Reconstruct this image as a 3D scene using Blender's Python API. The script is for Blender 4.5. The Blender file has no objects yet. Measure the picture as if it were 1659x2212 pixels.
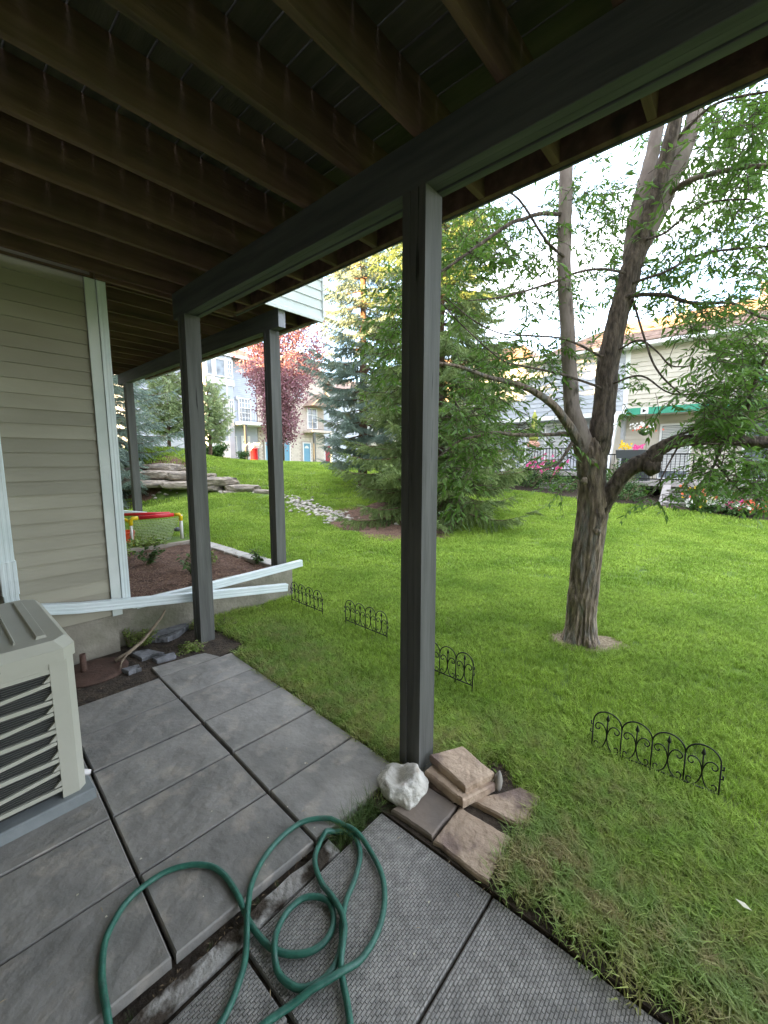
import bpy, bmesh, math, random
import numpy as np
from mathutils import Matrix, Vector
random.seed(7); np.random.seed(7)
R_ = math.radians
scene = bpy.context.scene
COL = scene.collection

# ------------------------------------------------------------------ camera
cam_d = bpy.data.cameras.new("camera"); cam = bpy.data.objects.new("camera", cam_d); COL.objects.link(cam)
cam.location = (0, 0, 1.75)
EUL = (R_(82.75), 0.0, R_(-48.58))
cam.rotation_euler = EUL
cam_d.sensor_fit = 'HORIZONTAL'; cam_d.sensor_width = 36.0
cam_d.lens = 36.0 * 885.0 / 1659.0
cam_d.clip_start = 0.02; cam_d.clip_end = 2000
scene.camera = cam

# ------------------------------------------------------------------ light
SUN_EL, SUN_AZ = 9.5, 177.0        # degrees; azimuth counted from +X towards +Y
world = bpy.data.worlds.new("World"); scene.world = world; world.use_nodes = True
nt = world.node_tree; nt.nodes.clear()
N = nt.nodes.new; LK = nt.links.new
out = N('ShaderNodeOutputWorld'); bg = N('ShaderNodeBackground'); LK(bg.outputs[0], out.inputs[0])
sky = N('ShaderNodeTexSky'); sky.sky_type = 'NISHITA'; sky.sun_disc = False
sky.sun_elevation = R_(SUN_EL); sky.sun_rotation = R_(90 - SUN_AZ)
sky.altitude = 1000; sky.air_density = 1.0; sky.dust_density = 1.2; sky.ozone_density = 1.6
tc = N('ShaderNodeTexCoord'); mp = N('ShaderNodeMapping'); mp.inputs['Scale'].default_value = (1.0, 1.0, 2.6)
LK(tc.outputs['Generated'], mp.inputs[0])
cl = N('ShaderNodeTexNoise'); cl.inputs['Scale'].default_value = 2.2; cl.inputs['Detail'].default_value = 7; cl.inputs['Roughness'].default_value = .58
LK(mp.outputs[0], cl.inputs['Vector'])
cr = N('ShaderNodeValToRGB'); cr.color_ramp.elements[0].position = .36; cr.color_ramp.elements[1].position = .60
cr.color_ramp.elements[0].color = (.12, .12, .12, 1); cr.color_ramp.elements[1].color = (1, 1, 1, 1)
LK(cl.outputs['Fac'], cr.inputs[0])
mxc = N('ShaderNodeMix'); mxc.data_type = 'RGBA'; mxc.blend_type = 'MIX'
LK(cr.outputs[0], mxc.inputs['Factor']); LK(sky.outputs[0], mxc.inputs[6])
mxc.inputs[7].default_value = (3.9, 4.0, 4.35, 1)
LK(mxc.outputs[2], bg.inputs['Color']); bg.inputs['Strength'].default_value = 0.15
sun_d = bpy.data.lights.new("sun", 'SUN'); sun = bpy.data.objects.new("sun", sun_d); COL.objects.link(sun)
sun_d.energy = 5.0; sun_d.angle = R_(0.5); sun_d.color = (1.0, .66, .28)
sdir = Vector((math.cos(R_(SUN_AZ)) * math.cos(R_(SUN_EL)), math.sin(R_(SUN_AZ)) * math.cos(R_(SUN_EL)), math.sin(R_(SUN_EL))))
sun.rotation_euler = sdir.to_track_quat('Z', 'Y').to_euler(); sun.location = sdir * 60
scene.view_settings.view_transform = 'Standard'; scene.view_settings.look = 'None'
scene.view_settings.gamma = 1; scene.view_settings.use_curve_mapping = False
scene.view_settings.exposure = 3.25

# ------------------------------------------------------------------ where a line of sight meets a plane of the place
ROT = np.array(cam.rotation_euler.to_matrix())
CAM = np.array([0, 0, 1.75])
def ray(px, py): return ROT @ np.array([(px - 829.5) / 885., (1106 - py) / 885., -1.])
def gz(px, py, z=0.0):
    d = ray(px, py); return CAM + d * ((z - 1.75) / d[2])
def gx(px, py, X):
    d = ray(px, py); return CAM + d * (X / d[0])
def gy(px, py, Y):
    d = ray(px, py); return CAM + d * (Y / d[1])
HF = np.array([math.sin(R_(48.58)), math.cos(R_(48.58)), 0])
def gd(px, py, h):
    d = ray(px, py); return CAM + d * (h / d.dot(HF))

# ------------------------------------------------------------------ objects, names, labels
def tag(o, label=None, cat=None, group=None, kind=None):
    if label: o['label'] = label
    if cat: o['category'] = cat
    if group: o['group'] = group
    if kind: o['kind'] = kind
    return o
def thing(name, loc, label=None, cat=None, group=None, kind=None, rz=0):
    o = bpy.data.objects.new(name, None); COL.objects.link(o); o.location = loc; o.rotation_euler = (0, 0, rz)
    o.empty_display_size = .1
    return tag(o, label, cat, group, kind)
def wloc(p):
    v = Vector((0, 0, 0))
    while p is not None: v += Vector(p.location); p = p.parent
    return v
def copy_tree(o, parent=None):
    c = o.copy(); COL.objects.link(c); c.parent = parent
    for ch in list(o.children): copy_tree(ch, c)
    return c
class MB:
    def __init__(s): s.v = []; s.f = []; s.s = []
    def add(s, vs, fs, smooth=False):
        n = len(s.v); s.v += [tuple(map(float, q)) for q in vs]
        for f in fs: s.f.append(tuple(i + n for i in f)); s.s.append(smooth)
        return s
    def box(s, x0, x1, y0, y1, z0, z1):
        return s.hexa([(x0, y0, z0), (x1, y0, z0), (x1, y1, z0), (x0, y1, z0), (x0, y0, z1), (x1, y0, z1), (x1, y1, z1), (x0, y1, z1)])
    def hexa(s, p):
        return s.add(p, [(0, 3, 2, 1), (4, 5, 6, 7), (0, 1, 5, 4), (1, 2, 6, 5), (2, 3, 7, 6), (3, 0, 4, 7)])
    def bbox(s, x0, x1, y0, y1, z0, z1, b=.004):
        "box with its edges eased"
        def ring(z, i): return [(x0 + i, y0 + i, z), (x1 - i, y0 + i, z), (x1 - i, y1 - i, z), (x0 + i, y1 - i, z)]
        vs = ring(z0, b) + ring(z0 + b, 0) + ring(z1 - b, 0) + ring(z1, b)
        fs = [(3, 2, 1, 0), (12, 13, 14, 15)]
        for k in range(3):
            for i in range(4):
                j = (i + 1) % 4; fs.append((k * 4 + i, k * 4 + j, k * 4 + 4 + j, k * 4 + 4 + i))
        return s.add(vs, fs)
    def poly(s, pts, z0, z1, top=0.0):
        "upright prism over an outline; top = inset of the upper edge"
        n = len(pts); c = np.mean(np.array(pts)[:, :2], 0)
        t = [(c[0] + (x - c[0]) * (1 - top), c[1] + (y - c[1]) * (1 - top)) for x, y in [q[:2] for q in pts]]
        vs = [(q[0], q[1], z0) for q in pts] + [(q[0], q[1], z1) for q in t]
        a = sum(pts[i][0] * pts[(i + 1) % n][1] - pts[(i + 1) % n][0] * pts[i][1] for i in range(n))
        if a < 0: vs = vs[:n][::-1] + vs[n:][::-1]
        fs = [tuple(range(n - 1, -1, -1)), tuple(range(n, 2 * n))] + [(i, (i + 1) % n, n + (i + 1) % n, n + i) for i in range(n)]
        return s.add(vs, fs)
    def beam(s, a, b, w, h, up=(0, 0, 1)):
        a = np.array(a, float); b = np.array(b, float); d = b - a; d /= np.linalg.norm(d)
        u = np.cross(d, up); u /= np.linalg.norm(u); v = np.cross(u, d)
        p = []
        for q in (a, b):
            for i, j in ((-1, -1), (1, -1), (1, 1), (-1, 1)): p.append(q + u * w / 2 * i + v * h / 2 * j)
        return s.add(p, [(0, 1, 2, 3), (7, 6, 5, 4), (0, 4, 5, 1), (1, 5, 6, 2), (2, 6, 7, 3), (3, 7, 4, 0)])
    def tube(s, pts, r, seg=8, cap=True, rough=0.0, smooth=True):
        P = np.array(pts, float); n = len(P)
        rr = np.full(n, r, float) if np.isscalar(r) else np.array(r, float)
        T = np.gradient(P, axis=0); T /= np.linalg.norm(T, axis=1)[:, None] + 1e-12
        ref = np.array([0, 0, 1.]) if abs(T[0][2]) < .9 else np.array([1., 0, 0])
        u = np.cross(T[0], ref); u /= np.linalg.norm(u)
        vs = []
        ph = np.arange(seg) * 2 * math.pi / seg
        nz = np.random.rand(seg) if rough else None
        for i in range(n):
            u = u - T[i] * u.dot(T[i]); u /= np.linalg.norm(u) + 1e-12
            w = np.cross(T[i], u)
            for k in range(seg):
                q = rr[i]
                if rough: q *= 1 + rough * (nz[k] - .5) + rough * .5 * (random.random() - .5)
                vs.append(P[i] + q * (math.cos(ph[k]) * u + math.sin(ph[k]) * w))
        fs = []
        for i in range(n - 1):
            for k in range(seg):
                l = (k + 1) % seg; fs.append((i * seg + k, i * seg + l, (i + 1) * seg + l, (i + 1) * seg + k))
        if cap: fs += [tuple(range(seg - 1, -1, -1)), tuple((n - 1) * seg + k for k in range(seg))]
        return s.add(vs, fs, smooth)
    def lathe(s, c, prof, seg=20, smooth=True):
        vs = []; n = len(prof)
        for r, z in prof:
            for k in range(seg):
                a = 2 * math.pi * k / seg; vs.append((c[0] + r * math.cos(a), c[1] + r * math.sin(a), c[2] + z))
        fs = [(i * seg + k, i * seg + (k + 1) % seg, (i + 1) * seg + (k + 1) % seg, (i + 1) * seg + k) for i in range(n - 1) for k in range(seg)]
        fs += [tuple(range(seg - 1, -1, -1)), tuple((n - 1) * seg + k for k in range(seg))]
        return s.add(vs, fs, smooth)
    def build(s, name, mat, parent=None, local=False, origin=None):
        me = bpy.data.meshes.new(name); V = np.array(s.v)
        if origin is None:
            if parent is not None: origin = (0, 0, 0) if local else wloc(parent)
            else: origin = (float(V[:, 0].mean()), float(V[:, 1].mean()), float(V[:, 2].min()))
            base = (0, 0, 0)
        loc = (0, 0, 0) if parent is not None else tuple(origin)
        V = V - np.array(origin)
        me.from_pydata(V.tolist(), [], s.f)
        me.polygons.foreach_set('use_smooth', s.s)
        me.materials.append(mat); me.update()
        o = bpy.data.objects.new(name, me); COL.objects.link(o); o.location = loc
        if parent is not None: o.parent = parent
        return o
def mesh_np(name, V, F, mat, parent=None, smooth=False, normals=None):
    "many equal-sided faces from arrays; F is (n,3) or (n,4)"
    me = bpy.data.meshes.new(name); V = np.asarray(V, np.float32); F = np.asarray(F, np.int32)
    org = np.array(wloc(parent)) if parent is not None else np.array([V[:, 0].mean(), V[:, 1].mean(), V[:, 2].min()])
    V = V - org; k = F.shape[1]
    me.vertices.add(len(V)); me.vertices.foreach_set('co', V.astype(np.float32).ravel())
    me.loops.add(F.size); me.loops.foreach_set('vertex_index', F.ravel())
    me.polygons.add(len(F)); me.polygons.foreach_set('loop_start', np.arange(0, F.size, k, dtype=np.int32))
    me.update(calc_edges=True); me.validate()
    if smooth: me.polygons.foreach_set('use_smooth', np.ones(len(F), bool))
    me.materials.append(mat)
    o = bpy.data.objects.new(name, me); COL.objects.link(o)
    if parent is not None: o.parent = parent
    else: o.location = org
    return o

# ------------------------------------------------------------------ materials
def mat(name, c1, c2=None, scale=6., rough=.75, bump=0., bscale=None, stretch=(1, 1, 1), lo=.35, hi=.65, c3=None, s3=1.5,
        p3=(.55, .7), spec=.4, detail=6, metal=0., world_co=False, transl=0., vary=0., dist=.02):
    m = bpy.data.materials.new(name); m.use_nodes = True; t = m.node_tree; n = t.nodes; l = t.links
    b = n['Principled BSDF']; b.inputs['Roughness'].default_value = rough; b.inputs['Metallic'].default_value = metal
    b.inputs['Specular IOR Level'].default_value = spec
    if world_co: g = n.new('ShaderNodeNewGeometry'); vec = g.outputs['Position']
    else:
        g = n.new('ShaderNodeTexCoord'); oi = n.new('ShaderNodeObjectInfo')
        vm = n.new('ShaderNodeVectorMath'); vm.operation = 'MULTIPLY_ADD'
        l.new(oi.outputs['Random'], vm.inputs[0]); vm.inputs[1].default_value = (17, 31, 23); l.new(g.outputs['Object'], vm.inputs[2])
        vec = vm.outputs[0]
    ma = n.new('ShaderNodeMapping'); ma.inputs['Scale'].default_value = stretch; l.new(vec, ma.inputs[0])
    b.inputs['Base Color'].default_value = (*c1, 1)
    last = None
    if c2 is not None:
        no = n.new('ShaderNodeTexNoise'); no.inputs['Scale'].default_value = scale; no.inputs['Detail'].default_value = detail
        l.new(ma.outputs[0], no.inputs['Vector'])
        r = n.new('ShaderNodeValToRGB'); r.color_ramp.elements[0].position = lo; r.color_ramp.elements[1].position = hi
        r.color_ramp.elements[0].color = (*c1, 1); r.color_ramp.elements[1].color = (*c2, 1)
        l.new(no.outputs['Fac'], r.inputs[0]); last = r.outputs[0]
    if c3 is not None:
        no = n.new('ShaderNodeTexNoise'); no.inputs['Scale'].default_value = s3; no.inputs['Detail'].default_value = 5
        l.new(ma.outputs[0], no.inputs['Vector'])
        r3 = n.new('ShaderNodeValToRGB'); r3.color_ramp.elements[0].position = p3[0]; r3.color_ramp.elements[1].position = p3[1]
        l.new(no.outputs['Fac'], r3.inputs[0])
        mx = n.new('ShaderNodeMix'); mx.data_type = 'RGBA'; l.new(r3.outputs[0], mx.inputs['Factor']); l.new(last, mx.inputs[6]); mx.inputs[7].default_value = (*c3, 1)
        last = mx.outputs[2]
    if vary:
        oi2 = n.new('ShaderNodeObjectInfo'); hs = n.new('ShaderNodeHueSaturation'); mr = n.new('ShaderNodeMapRange')
        mr.inputs['To Min'].default_value = 1 - vary; mr.inputs['To Max'].default_value = 1 + vary
        l.new(oi2.outputs['Random'], mr.inputs['Value']); l.new(mr.outputs[0], hs.inputs['Value'])
        if last is not None: l.new(last, hs.inputs['Color'])
        else: hs.inputs['Color'].default_value = (*c1, 1)
        last = hs.outputs[0]
    if last is not None: l.new(last, b.inputs['Base Color'])
    if bump:
        nb = n.new('ShaderNodeTexNoise'); nb.inputs['Scale'].default_value = bscale or scale * 3; nb.inputs['Detail'].default_value = 8
        l.new(ma.outputs[0], nb.inputs['Vector'])
        bp = n.new('ShaderNodeBump'); bp.inputs['Strength'].default_value = bump; bp.inputs['Distance'].default_value = dist
        l.new(nb.outputs['Fac'], bp.inputs['Height']); l.new(bp.outputs[0], b.inputs['Normal'])
    if transl:
        tr = n.new('ShaderNodeBsdfTranslucent'); mx2 = n.new('ShaderNodeMixShader'); mx2.inputs[0].default_value = transl
        if last is not None: l.new(last, tr.inputs[0])
        else: tr.inputs[0].default_value = (*c1, 1)
        l.new(b.outputs[0], mx2.inputs[1]); l.new(tr.outputs[0], mx2.inputs[2]); l.new(mx2.outputs[0], n['Material Output'].inputs[0])
    return m
M = {}
M['siding'] = mat('beige_vinyl_siding', (.31, .285, .215), (.39, .36, .275), 2.5, .55, .06, 60, (.3, 1, 1), vary=.05, c3=(.25, .23, .17), s3=1.1, p3=(.45, .7))
M['trim'] = mat('pale_painted_trim', (.60, .65, .61), (.70, .73, .70), 3, .5, .04, 50)
M['spout'] = mat('white_aluminium_downspout', (.68, .76, .76), (.76, .82, .82), 4, .35, .05, 40, spec=.5)
M['post'] = mat('grey_stained_post', (.085, .085, .078), (.125, .125, .115), 7, .7, .35, 30, (3, 3, .25), vary=.08, dist=.008, c3=(.022, .022, .020), s3=5.5, p3=(.66, .70))
M['beam'] = mat('grey_stained_beam', (.075, .080, .078), (.12, .125, .12), 6, .7, .3, 30, (3, .25, 3), vary=.12, dist=.008)
M['joist'] = mat('brown_joist_timber', (.115, .065, .046), (.185, .110, .076), 5, .8, .3, 30, (.3, 3, 3), vary=.14, c3=(.065, .048, .032), s3=3, p3=(.5, .75), dist=.008)
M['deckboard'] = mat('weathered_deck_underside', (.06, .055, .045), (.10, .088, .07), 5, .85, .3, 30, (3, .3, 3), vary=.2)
M['concrete'] = mat('foundation_concrete', (.23, .21, .165), (.33, .30, .24), 5, .9, .4, 30, c3=(.13, .135, .08), s3=2.2, p3=(.5, .75))
M['slate'] = mat('grey_slate_slab', (.185, .176, .158), (.29, .272, .243), 4.5, .6, .55, 11, c3=(.35, .31, .26), s3=8, p3=(.54, .72), vary=.10, dist=.03, lo=.3, hi=.7)
M['sand'] = mat('tan_sandstone', (.37, .27, .19), (.53, .40, .29), 9, .85, .7, 30, c3=(.22, .155, .125), s3=5, p3=(.5, .62), vary=.12, lo=.3, hi=.7)
M['rockwhite'] = mat('white_quartz', (.50, .47, .40), (.70, .67, .60), 14, .6, .7, 40, c3=(.36, .27, .18), s3=9, p3=(.56, .70))
M['soil'] = mat('dark_soil', (.035, .026, .018), (.075, .055, .038), 14, .95, .8, 40, world_co=True)
M['mulch'] = mat('bark_mulch', (.10, .055, .036), (.22, .13, .09), 28, .95, .9, 60, world_co=True, c3=(.06, .035, .022), s3=5, p3=(.5, .7))
M['acbody'] = mat('taupe_ac_enamel', (.43, .42, .345), (.47, .46, .385), 3, .42, .03, 60)
M['acdark'] = mat('ac_coil_dark', (.02, .02, .018), (.035, .035, .03), 30, .6)
M['acslat'] = mat('ac_coil_fin', (.10, .10, .09), None, rough=.5)
M['plasticpad'] = mat('blue_grey_equipment_pad', (.19, .21, .21), (.24, .26, .26), 6, .6, .1, 40)
M['rust'] = mat('rusty_iron', (.07, .040, .028), (.11, .062, .045), 9, .85, .3, 50)
M['hose'] = mat('green_hose_rubber', (.020, .10, .070), (.032, .145, .098), 30, .42, .15, 90, spec=.5, c3=(.05, .09, .07), s3=9, p3=(.6, .75))
M['black'] = mat('black_wire', (.01, .011, .010), (.015, .015, .014), 6, .45)
M['bark'] = mat('ash_bark', (.11, .082, .064), (.37, .285, .215), 17, .95, 1.0, 30, (1.8, 1.8, .45), c3=(.20, .20, .18), s3=7, p3=(.5, .7), dist=.03)
M['barkpale'] = mat('smooth_pale_bark', (.24, .19, .165), (.34, .275, .24), 9, .9, .5, 30, (1.5, 1.5, .6), c3=(.10, .08, .065), s3=8, p3=(.60, .70))
M['barkdark'] = mat('dark_rough_bark', (.065, .050, .040), (.19, .145, .112), 22, .95, .9, 34, (1.5, 1.5, .5), dist=.03)
M['leaf'] = mat('ash_leaves', (.085, .175, .03), (.18, .32, .055), 3, .5, transl=.4, world_co=True, lo=.3, hi=.7)
M['needleblue'] = mat('blue_spruce_needles', (.17, .235, .20), (.33, .42, .35), 2.5, .7, world_co=True, transl=.12, c3=(.22, .22, .10), s3=1.2)
M['needlegreen'] = mat('green_spruce_needles', (.13, .19, .065), (.26, .33, .115), 2.5, .7, world_co=True, transl=.15)
M['needlepine'] = mat('pine_needles', (.30, .38, .18), (.42, .50, .26), 3, .7, world_co=True, transl=.2)
M['spbark'] = mat('spruce_bark', (.12, .075, .05), (.20, .12, .085), 14, .95, .6)
M['pinkleaf'] = mat('plum_leaves', (.21, .085, .105), (.42, .23, .26), 2, .6, world_co=True, transl=.3)
M['shrub'] = mat('shrub_leaves', (.035, .085, .02), (.09, .17, .04), 5, .6, world_co=True, transl=.2)
M['weed'] = mat('weed_leaves', (.13, .22, .035), (.28, .36, .08), 9, .6, world_co=True, transl=.25)
M['white'] = mat('white_paint', (.74, .75, .74), (.80, .80, .79), 3, .5)
M['shingle'] = mat('brown_shingles', (.22, .15, .115), (.33, .235, .185), 5, .9, .2, 40, world_co=True, c3=(.16, .12, .10), s3=1.2, vary=.1)
M['cream'] = mat('cream_siding', (.50, .46, .38), (.56, .51, .43), 2, .6, vary=.03)
M['bluegrey'] = mat('blue_grey_siding', (.41, .43, .47), (.46, .48, .52), 2, .6, vary=.03)
M['blueside'] = mat('light_blue_siding', (.38, .41, .47), (.43, .46, .52), 2, .6)
M['tan'] = mat('tan_render', (.46, .38, .32), (.53, .45, .38), 3, .7)
M['greentrim'] = mat('green_trim_paint', (.04, .27, .17), (.05, .31, .20), 4, .5)
M['deckwood'] = mat('grey_deck_boards', (.30, .275, .26), (.40, .37, .35), 5, .8)
M['glass'] = mat('window_glass', (.06, .07, .08), (.22, .25, .28), 1.4, .08, spec=.9, detail=3)
M['blind'] = mat('window_blind', (.55, .56, .55), (.62, .62, .60), 3, .5)
M['limestone'] = mat('ledge_rock', (.20, .165, .13), (.42, .36, .29), 7, .9, .9, 14, (1, 1, 4), c3=(.18, .155, .135), s3=2.4, p3=(.5, .66), vary=.15)
M['pebble'] = mat('river_pebble', (.30, .27, .23), (.46, .42, .36), 8, .7, vary=.3)
M['red'] = mat('red_plastic', (.62, .02, .03), None, rough=.4)
M['yellow'] = mat('yellow_plastic', (.80, .55, .01), None, rough=.4)
M['whiteplastic'] = mat('white_plastic', (.72, .68, .66), None, rough=.4)
M['orange'] = mat('orange_plastic', (.75, .09, .02), None, rough=.4)
M['garageblue'] = mat('blue_garage_door', (.13, .30, .42), (.15, .33, .45), 3, .5)
M['darkred'] = mat('dark_red_door', (.22, .02, .025), None, rough=.5)
M['darkgrey'] = mat('dark_grey_metal', (.06, .065, .07), None, rough=.5)
M['pink'] = mat('pink_petals', (.75, .06, .28), (.85, .15, .40), 20, .6, world_co=True, transl=.2)
M['coral'] = mat('coral_petals', (.85, .12, .06), (.9, .25, .12), 20, .6, world_co=True, transl=.2)
M['petalwhite'] = mat('white_petals', (.80, .78, .74), (.86, .84, .8), 20, .6, world_co=True, transl=.2)
M['petalyellow'] = mat('yellow_petals', (.85, .55, .03), (.9, .65, .05), 20, .6, world_co=True, transl=.2)
M['parasolgreen'] = mat('olive_parasol_cloth', (.28, .30, .05), (.34, .36, .08), 4, .8)
M['parasolcoral'] = mat('coral_parasol_cloth', (.62, .30, .22), (.68, .36, .28), 4, .8)
M['timber'] = mat('weathered_timber', (.30, .26, .21), (.40, .35, .29), 8, .85, .3, 30, (.3, 3, 3))
M['stick'] = mat('dead_wood', (.20, .15, .10), (.30, .24, .17), 15, .9, .4)
M['coolslate'] = mat('broken_slate', (.15, .15, .155), (.26, .26, .27), 14, .8, .6, 26, vary=.1, c3=(.05, .05, .05), s3=10, p3=(.5, .65))

def brick_rows_bump(m, sx, sy, strength=.5, dist=.006, colour=True):
    "staggered woven dimples for the textured paving"
    t = m.node_tree; n = t.nodes; l = t.links; b = n['Principled BSDF']
    g = n.new('ShaderNodeNewGeometry'); sp = n.new('ShaderNodeSeparateXYZ'); l.new(g.outputs['Position'], sp.inputs[0])
    br = n.new('ShaderNodeTexBrick'); br.inputs['Scale'].default_value = 1; br.inputs['Mortar Size'].default_value = .0021
    br.inputs['Mortar Smooth'].default_value = 1.0
    br.inputs['Brick Width'].default_value = sx; br.inputs['Row Height'].default_value = sy
    br.inputs['Color1'].default_value = (1, 1, 1, 1); br.inputs['Color2'].default_value = (.8, .8, .8, 1); br.inputs['Mortar'].default_value = (0, 0, 0, 1)
    l.new(g.outputs['Position'], br.inputs['Vector'])
    bp = n.new('ShaderNodeBump'); bp.inputs['Strength'].default_value = strength; bp.inputs['Distance'].default_value = dist
    l.new(br.outputs['Color'], bp.inputs['Height'])
    old = b.inputs['Normal'].links
    if old: l.new(old[0].from_socket, bp.inputs['Normal'])
    l.new(bp.outputs[0], b.inputs['Normal'])
M['woven'] = mat('woven_textured_paver', (.25, .237, .212), (.39, .368, .33), 30, .8, .3, 60, c3=(.20, .19, .172), s3=2.5, p3=(.45, .7), vary=.05)
brick_rows_bump(M['woven'], .022, .0115, 1.0, .008)

# ------------------------------------------------------------------ the lie of the land
KP = []
def kp(x, y, z): KP.append((x, y, z))
for x in (-6, -2, 1.5, 4, 7): 
    for y in (-8, -4, 0, 3): kp(x, y, 0)
for p in ((2.2, 4.0, 0), (3.4, 4.6, .03), (4.5, 5.2, .04), (3.5, 7, .32), (3.0, 9.6, .56), (1.5, 9.5, .6), (0, 10, .6), (5, 7, .18), (6, 10, .36), (8, 8, .12), (9.5, 6, .1), (10, 3, .05), (12, 0, .04),
          (12, -4, .02), (12, 6, .28), (13, 9, .5), (17, -8, .1), (25, 5, .8), (25, -8, .4), (6.3, 6.3, .03), (-8, 12, .8), (-8, 25, 1.6), (5, 12.5, .5)): kp(*p)
RB = [(200, 1062, 16.5), (260, 1062, 15.8), (330, 1063, 15.0), (420, 1062, 14.3), (500, 1060, 13.6), (585, 1067, 12.7)]
RT = [(200, 1002, 17.6), (260, 1002, 16.9), (330, 1005, 16.0), (420, 1028, 15.2), (500, 1044, 14.4), (585, 1062, 13.3)]
for q in RB + RT: kp(*gd(*q))
for q in ((680, 1095, 12.2), (640, 1078, 12.9), (740, 1115, 11.3), (830, 1112, 11.2), (900, 1142, 10.2), (1000, 1090, 12.0), (400, 990, 23), (500, 992, 23), (600, 999, 22), (700, 1004, 21), (780, 1012, 20), (860, 1020, 20),
          (740, 1045, 15.2), (620, 1040, 15.5), (250, 990, 22), (150, 990, 22), (950, 1030, 20), (500, 1010, 18.5)): kp(*gd(*q))
for q in ((1050, 1035), (1130, 1038), (1200, 1044), (1280, 1052), (1350, 1062), (1500, 1080), (1659, 1100)): kp(*gx(*q, 17))
for q in ((15, 31, 1.5), (20, 31, 1.45), (27, 30, 1.4), (14, 40, 1.5), (30, 40, 1.4), (0, 34, 1.6), (35, 20, 1.2), (-12, 40, 1.6)): kp(*q)
KP = np.array(KP)
def phi(r): return np.sqrt(r * r + 1.2)
_d = np.linalg.norm(KP[:, None, :2] - KP[None, :, :2], axis=2)
_m = float(KP[:, 2].mean())
KW = np.linalg.solve(phi(_d) + np.eye(len(KP)) * -.02, KP[:, 2] - _m)
def hz(x, y):
    x = np.atleast_1d(np.asarray(x, float)); y = np.atleast_1d(np.asarray(y, float))
    d = np.hypot(x[:, None] - KP[:, 0], y[:, None] - KP[:, 1])
    h = phi(d) @ KW + _m
    far = np.clip((np.hypot(x - 8, y - 12) - 30) / 25, 0, 1)
    h = np.clip(h, -.1, 2.3) * (1 - far) + 1.3 * far
    near = np.clip((5.2 - np.maximum(np.abs(x - 1.5), np.abs(y - .5) * 1.25)) / 1.2, 0, 1)
    return h * (1 - near)
def h1(x, y): return float(hz(x, y)[0])
def gt(px, py, zz=0.0):
    "where a line of sight meets the lawn"
    d = ray(px, py); s0 = .5
    s = np.linspace(1, 60, 1200); P = CAM + s[:, None] * d
    H = hz(P[:, 0], P[:, 1]) + zz; k = np.argmax(P[:, 2] < H)
    return P[k] if (P[:, 2] < H).any() else P[-1]

# ------------------------------------------------------------------ ground sheet
def axis(lo, hi, c0, c1, fine, n_out):
    mid = np.arange(c0, c1 + 1e-6, fine)
    k = np.linspace(0, 1, n_out + 1)[1:] ** 2.2
    return np.concatenate([(c0 - k * (c0 - lo))[::-1], mid, c1 + k * (hi - c1)])
gxs = axis(-500, 600, -6, 32, .25, 22); gys = axis(-500, 600, -9, 40, .25, 22)
XX, YY = np.meshgrid(gxs, gys); ZZ = hz(XX.ravel(), YY.ravel()).reshape(XX.shape) - .03
ZZ[(XX < 1.3) & (YY < 4.3) & (XX > -7) & (YY > -9)] -= .09
ZZ[(XX >= 1.0) & (XX < 2.3) & (YY > 3.3) & (YY < 4.7)] -= .07
ZZ[(XX > 1.3) & (XX < 1.6) & (YY < 1.3) & (YY > .6)] -= .05
nx, ny = len(gxs), len(gys)
V = np.stack([XX.ravel(), YY.ravel(), ZZ.ravel()], 1)
ii, jj = np.meshgrid(np.arange(nx - 1), np.arange(ny - 1)); a_ = (jj * nx + ii).ravel()
F = np.stack([a_, a_ + 1, a_ + 1 + nx, a_ + nx], 1)
M['lawnsoil'] = mat('lawn_thatch', (.07, .12, .018), (.12, .19, .03), 3, .95, .5, 30, world_co=True, c3=(.14, .15, .05), s3=.6, p3=(.55, .75))
lawn = mesh_np('lawn', V, F, M['lawnsoil'], smooth=True); tag(lawn, kind='structure')
def blob(name, cx, cy, rx, ry, m, rot=0, lift=.004, n=40, rings=7, wob=.12):
    a = np.linspace(0, 2 * math.pi, n, endpoint=False)
    w = 1 + wob * (np.sin(a * 3 + cx) + .6 * np.sin(a * 7 + cy) + .4 * np.sin(a * 13))
    vs = [(cx, cy)]
    for r in range(1, rings + 1):
        for k in range(n):
            x = rx * w[k] * math.cos(a[k]) * r / rings; y = ry * w[k] * math.sin(a[k]) * r / rings
            vs.append((cx + x * math.cos(rot) - y * math.sin(rot), cy + x * math.sin(rot) + y * math.cos(rot)))
    vs = np.array(vs); z = hz(vs[:, 0], vs[:, 1]) - .03 + lift
    z[1:] += np.where(np.arange(len(z) - 1) // n == rings - 1, -lift - .01, .0)
    V = np.column_stack([vs, z]); me = MB()
    fs = [(0, 1 + k, 1 + (k + 1) % n) for k in range(n)]
    for r in range(rings - 1):
        o = 1 + r * n
        for k in range(n): fs.append((o + k, o + n + k, o + n + (k + 1) % n, o + (k + 1) % n))
    me.add(V, fs, True); o = me.build(name, m); return tag(o, kind='structure')
# earth under the paving and beside the house
e = MB(); e.poly([(-2.5, -4), (1.43, -4), (1.43, 1.05), (1.9, .62), (2.15, .72), (2.02, .95), (1.95, 1.2), (1.70, 1.42), (1.72, 2.5), (1.76, 3.45), (2.2, 3.9), (2.7, 4.34), (1.12, 4.34), (-2.5, 4.34)][::1], -.30, -.055)
tag(e.build('soil_bed', M['soil']), kind='structure')

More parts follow.
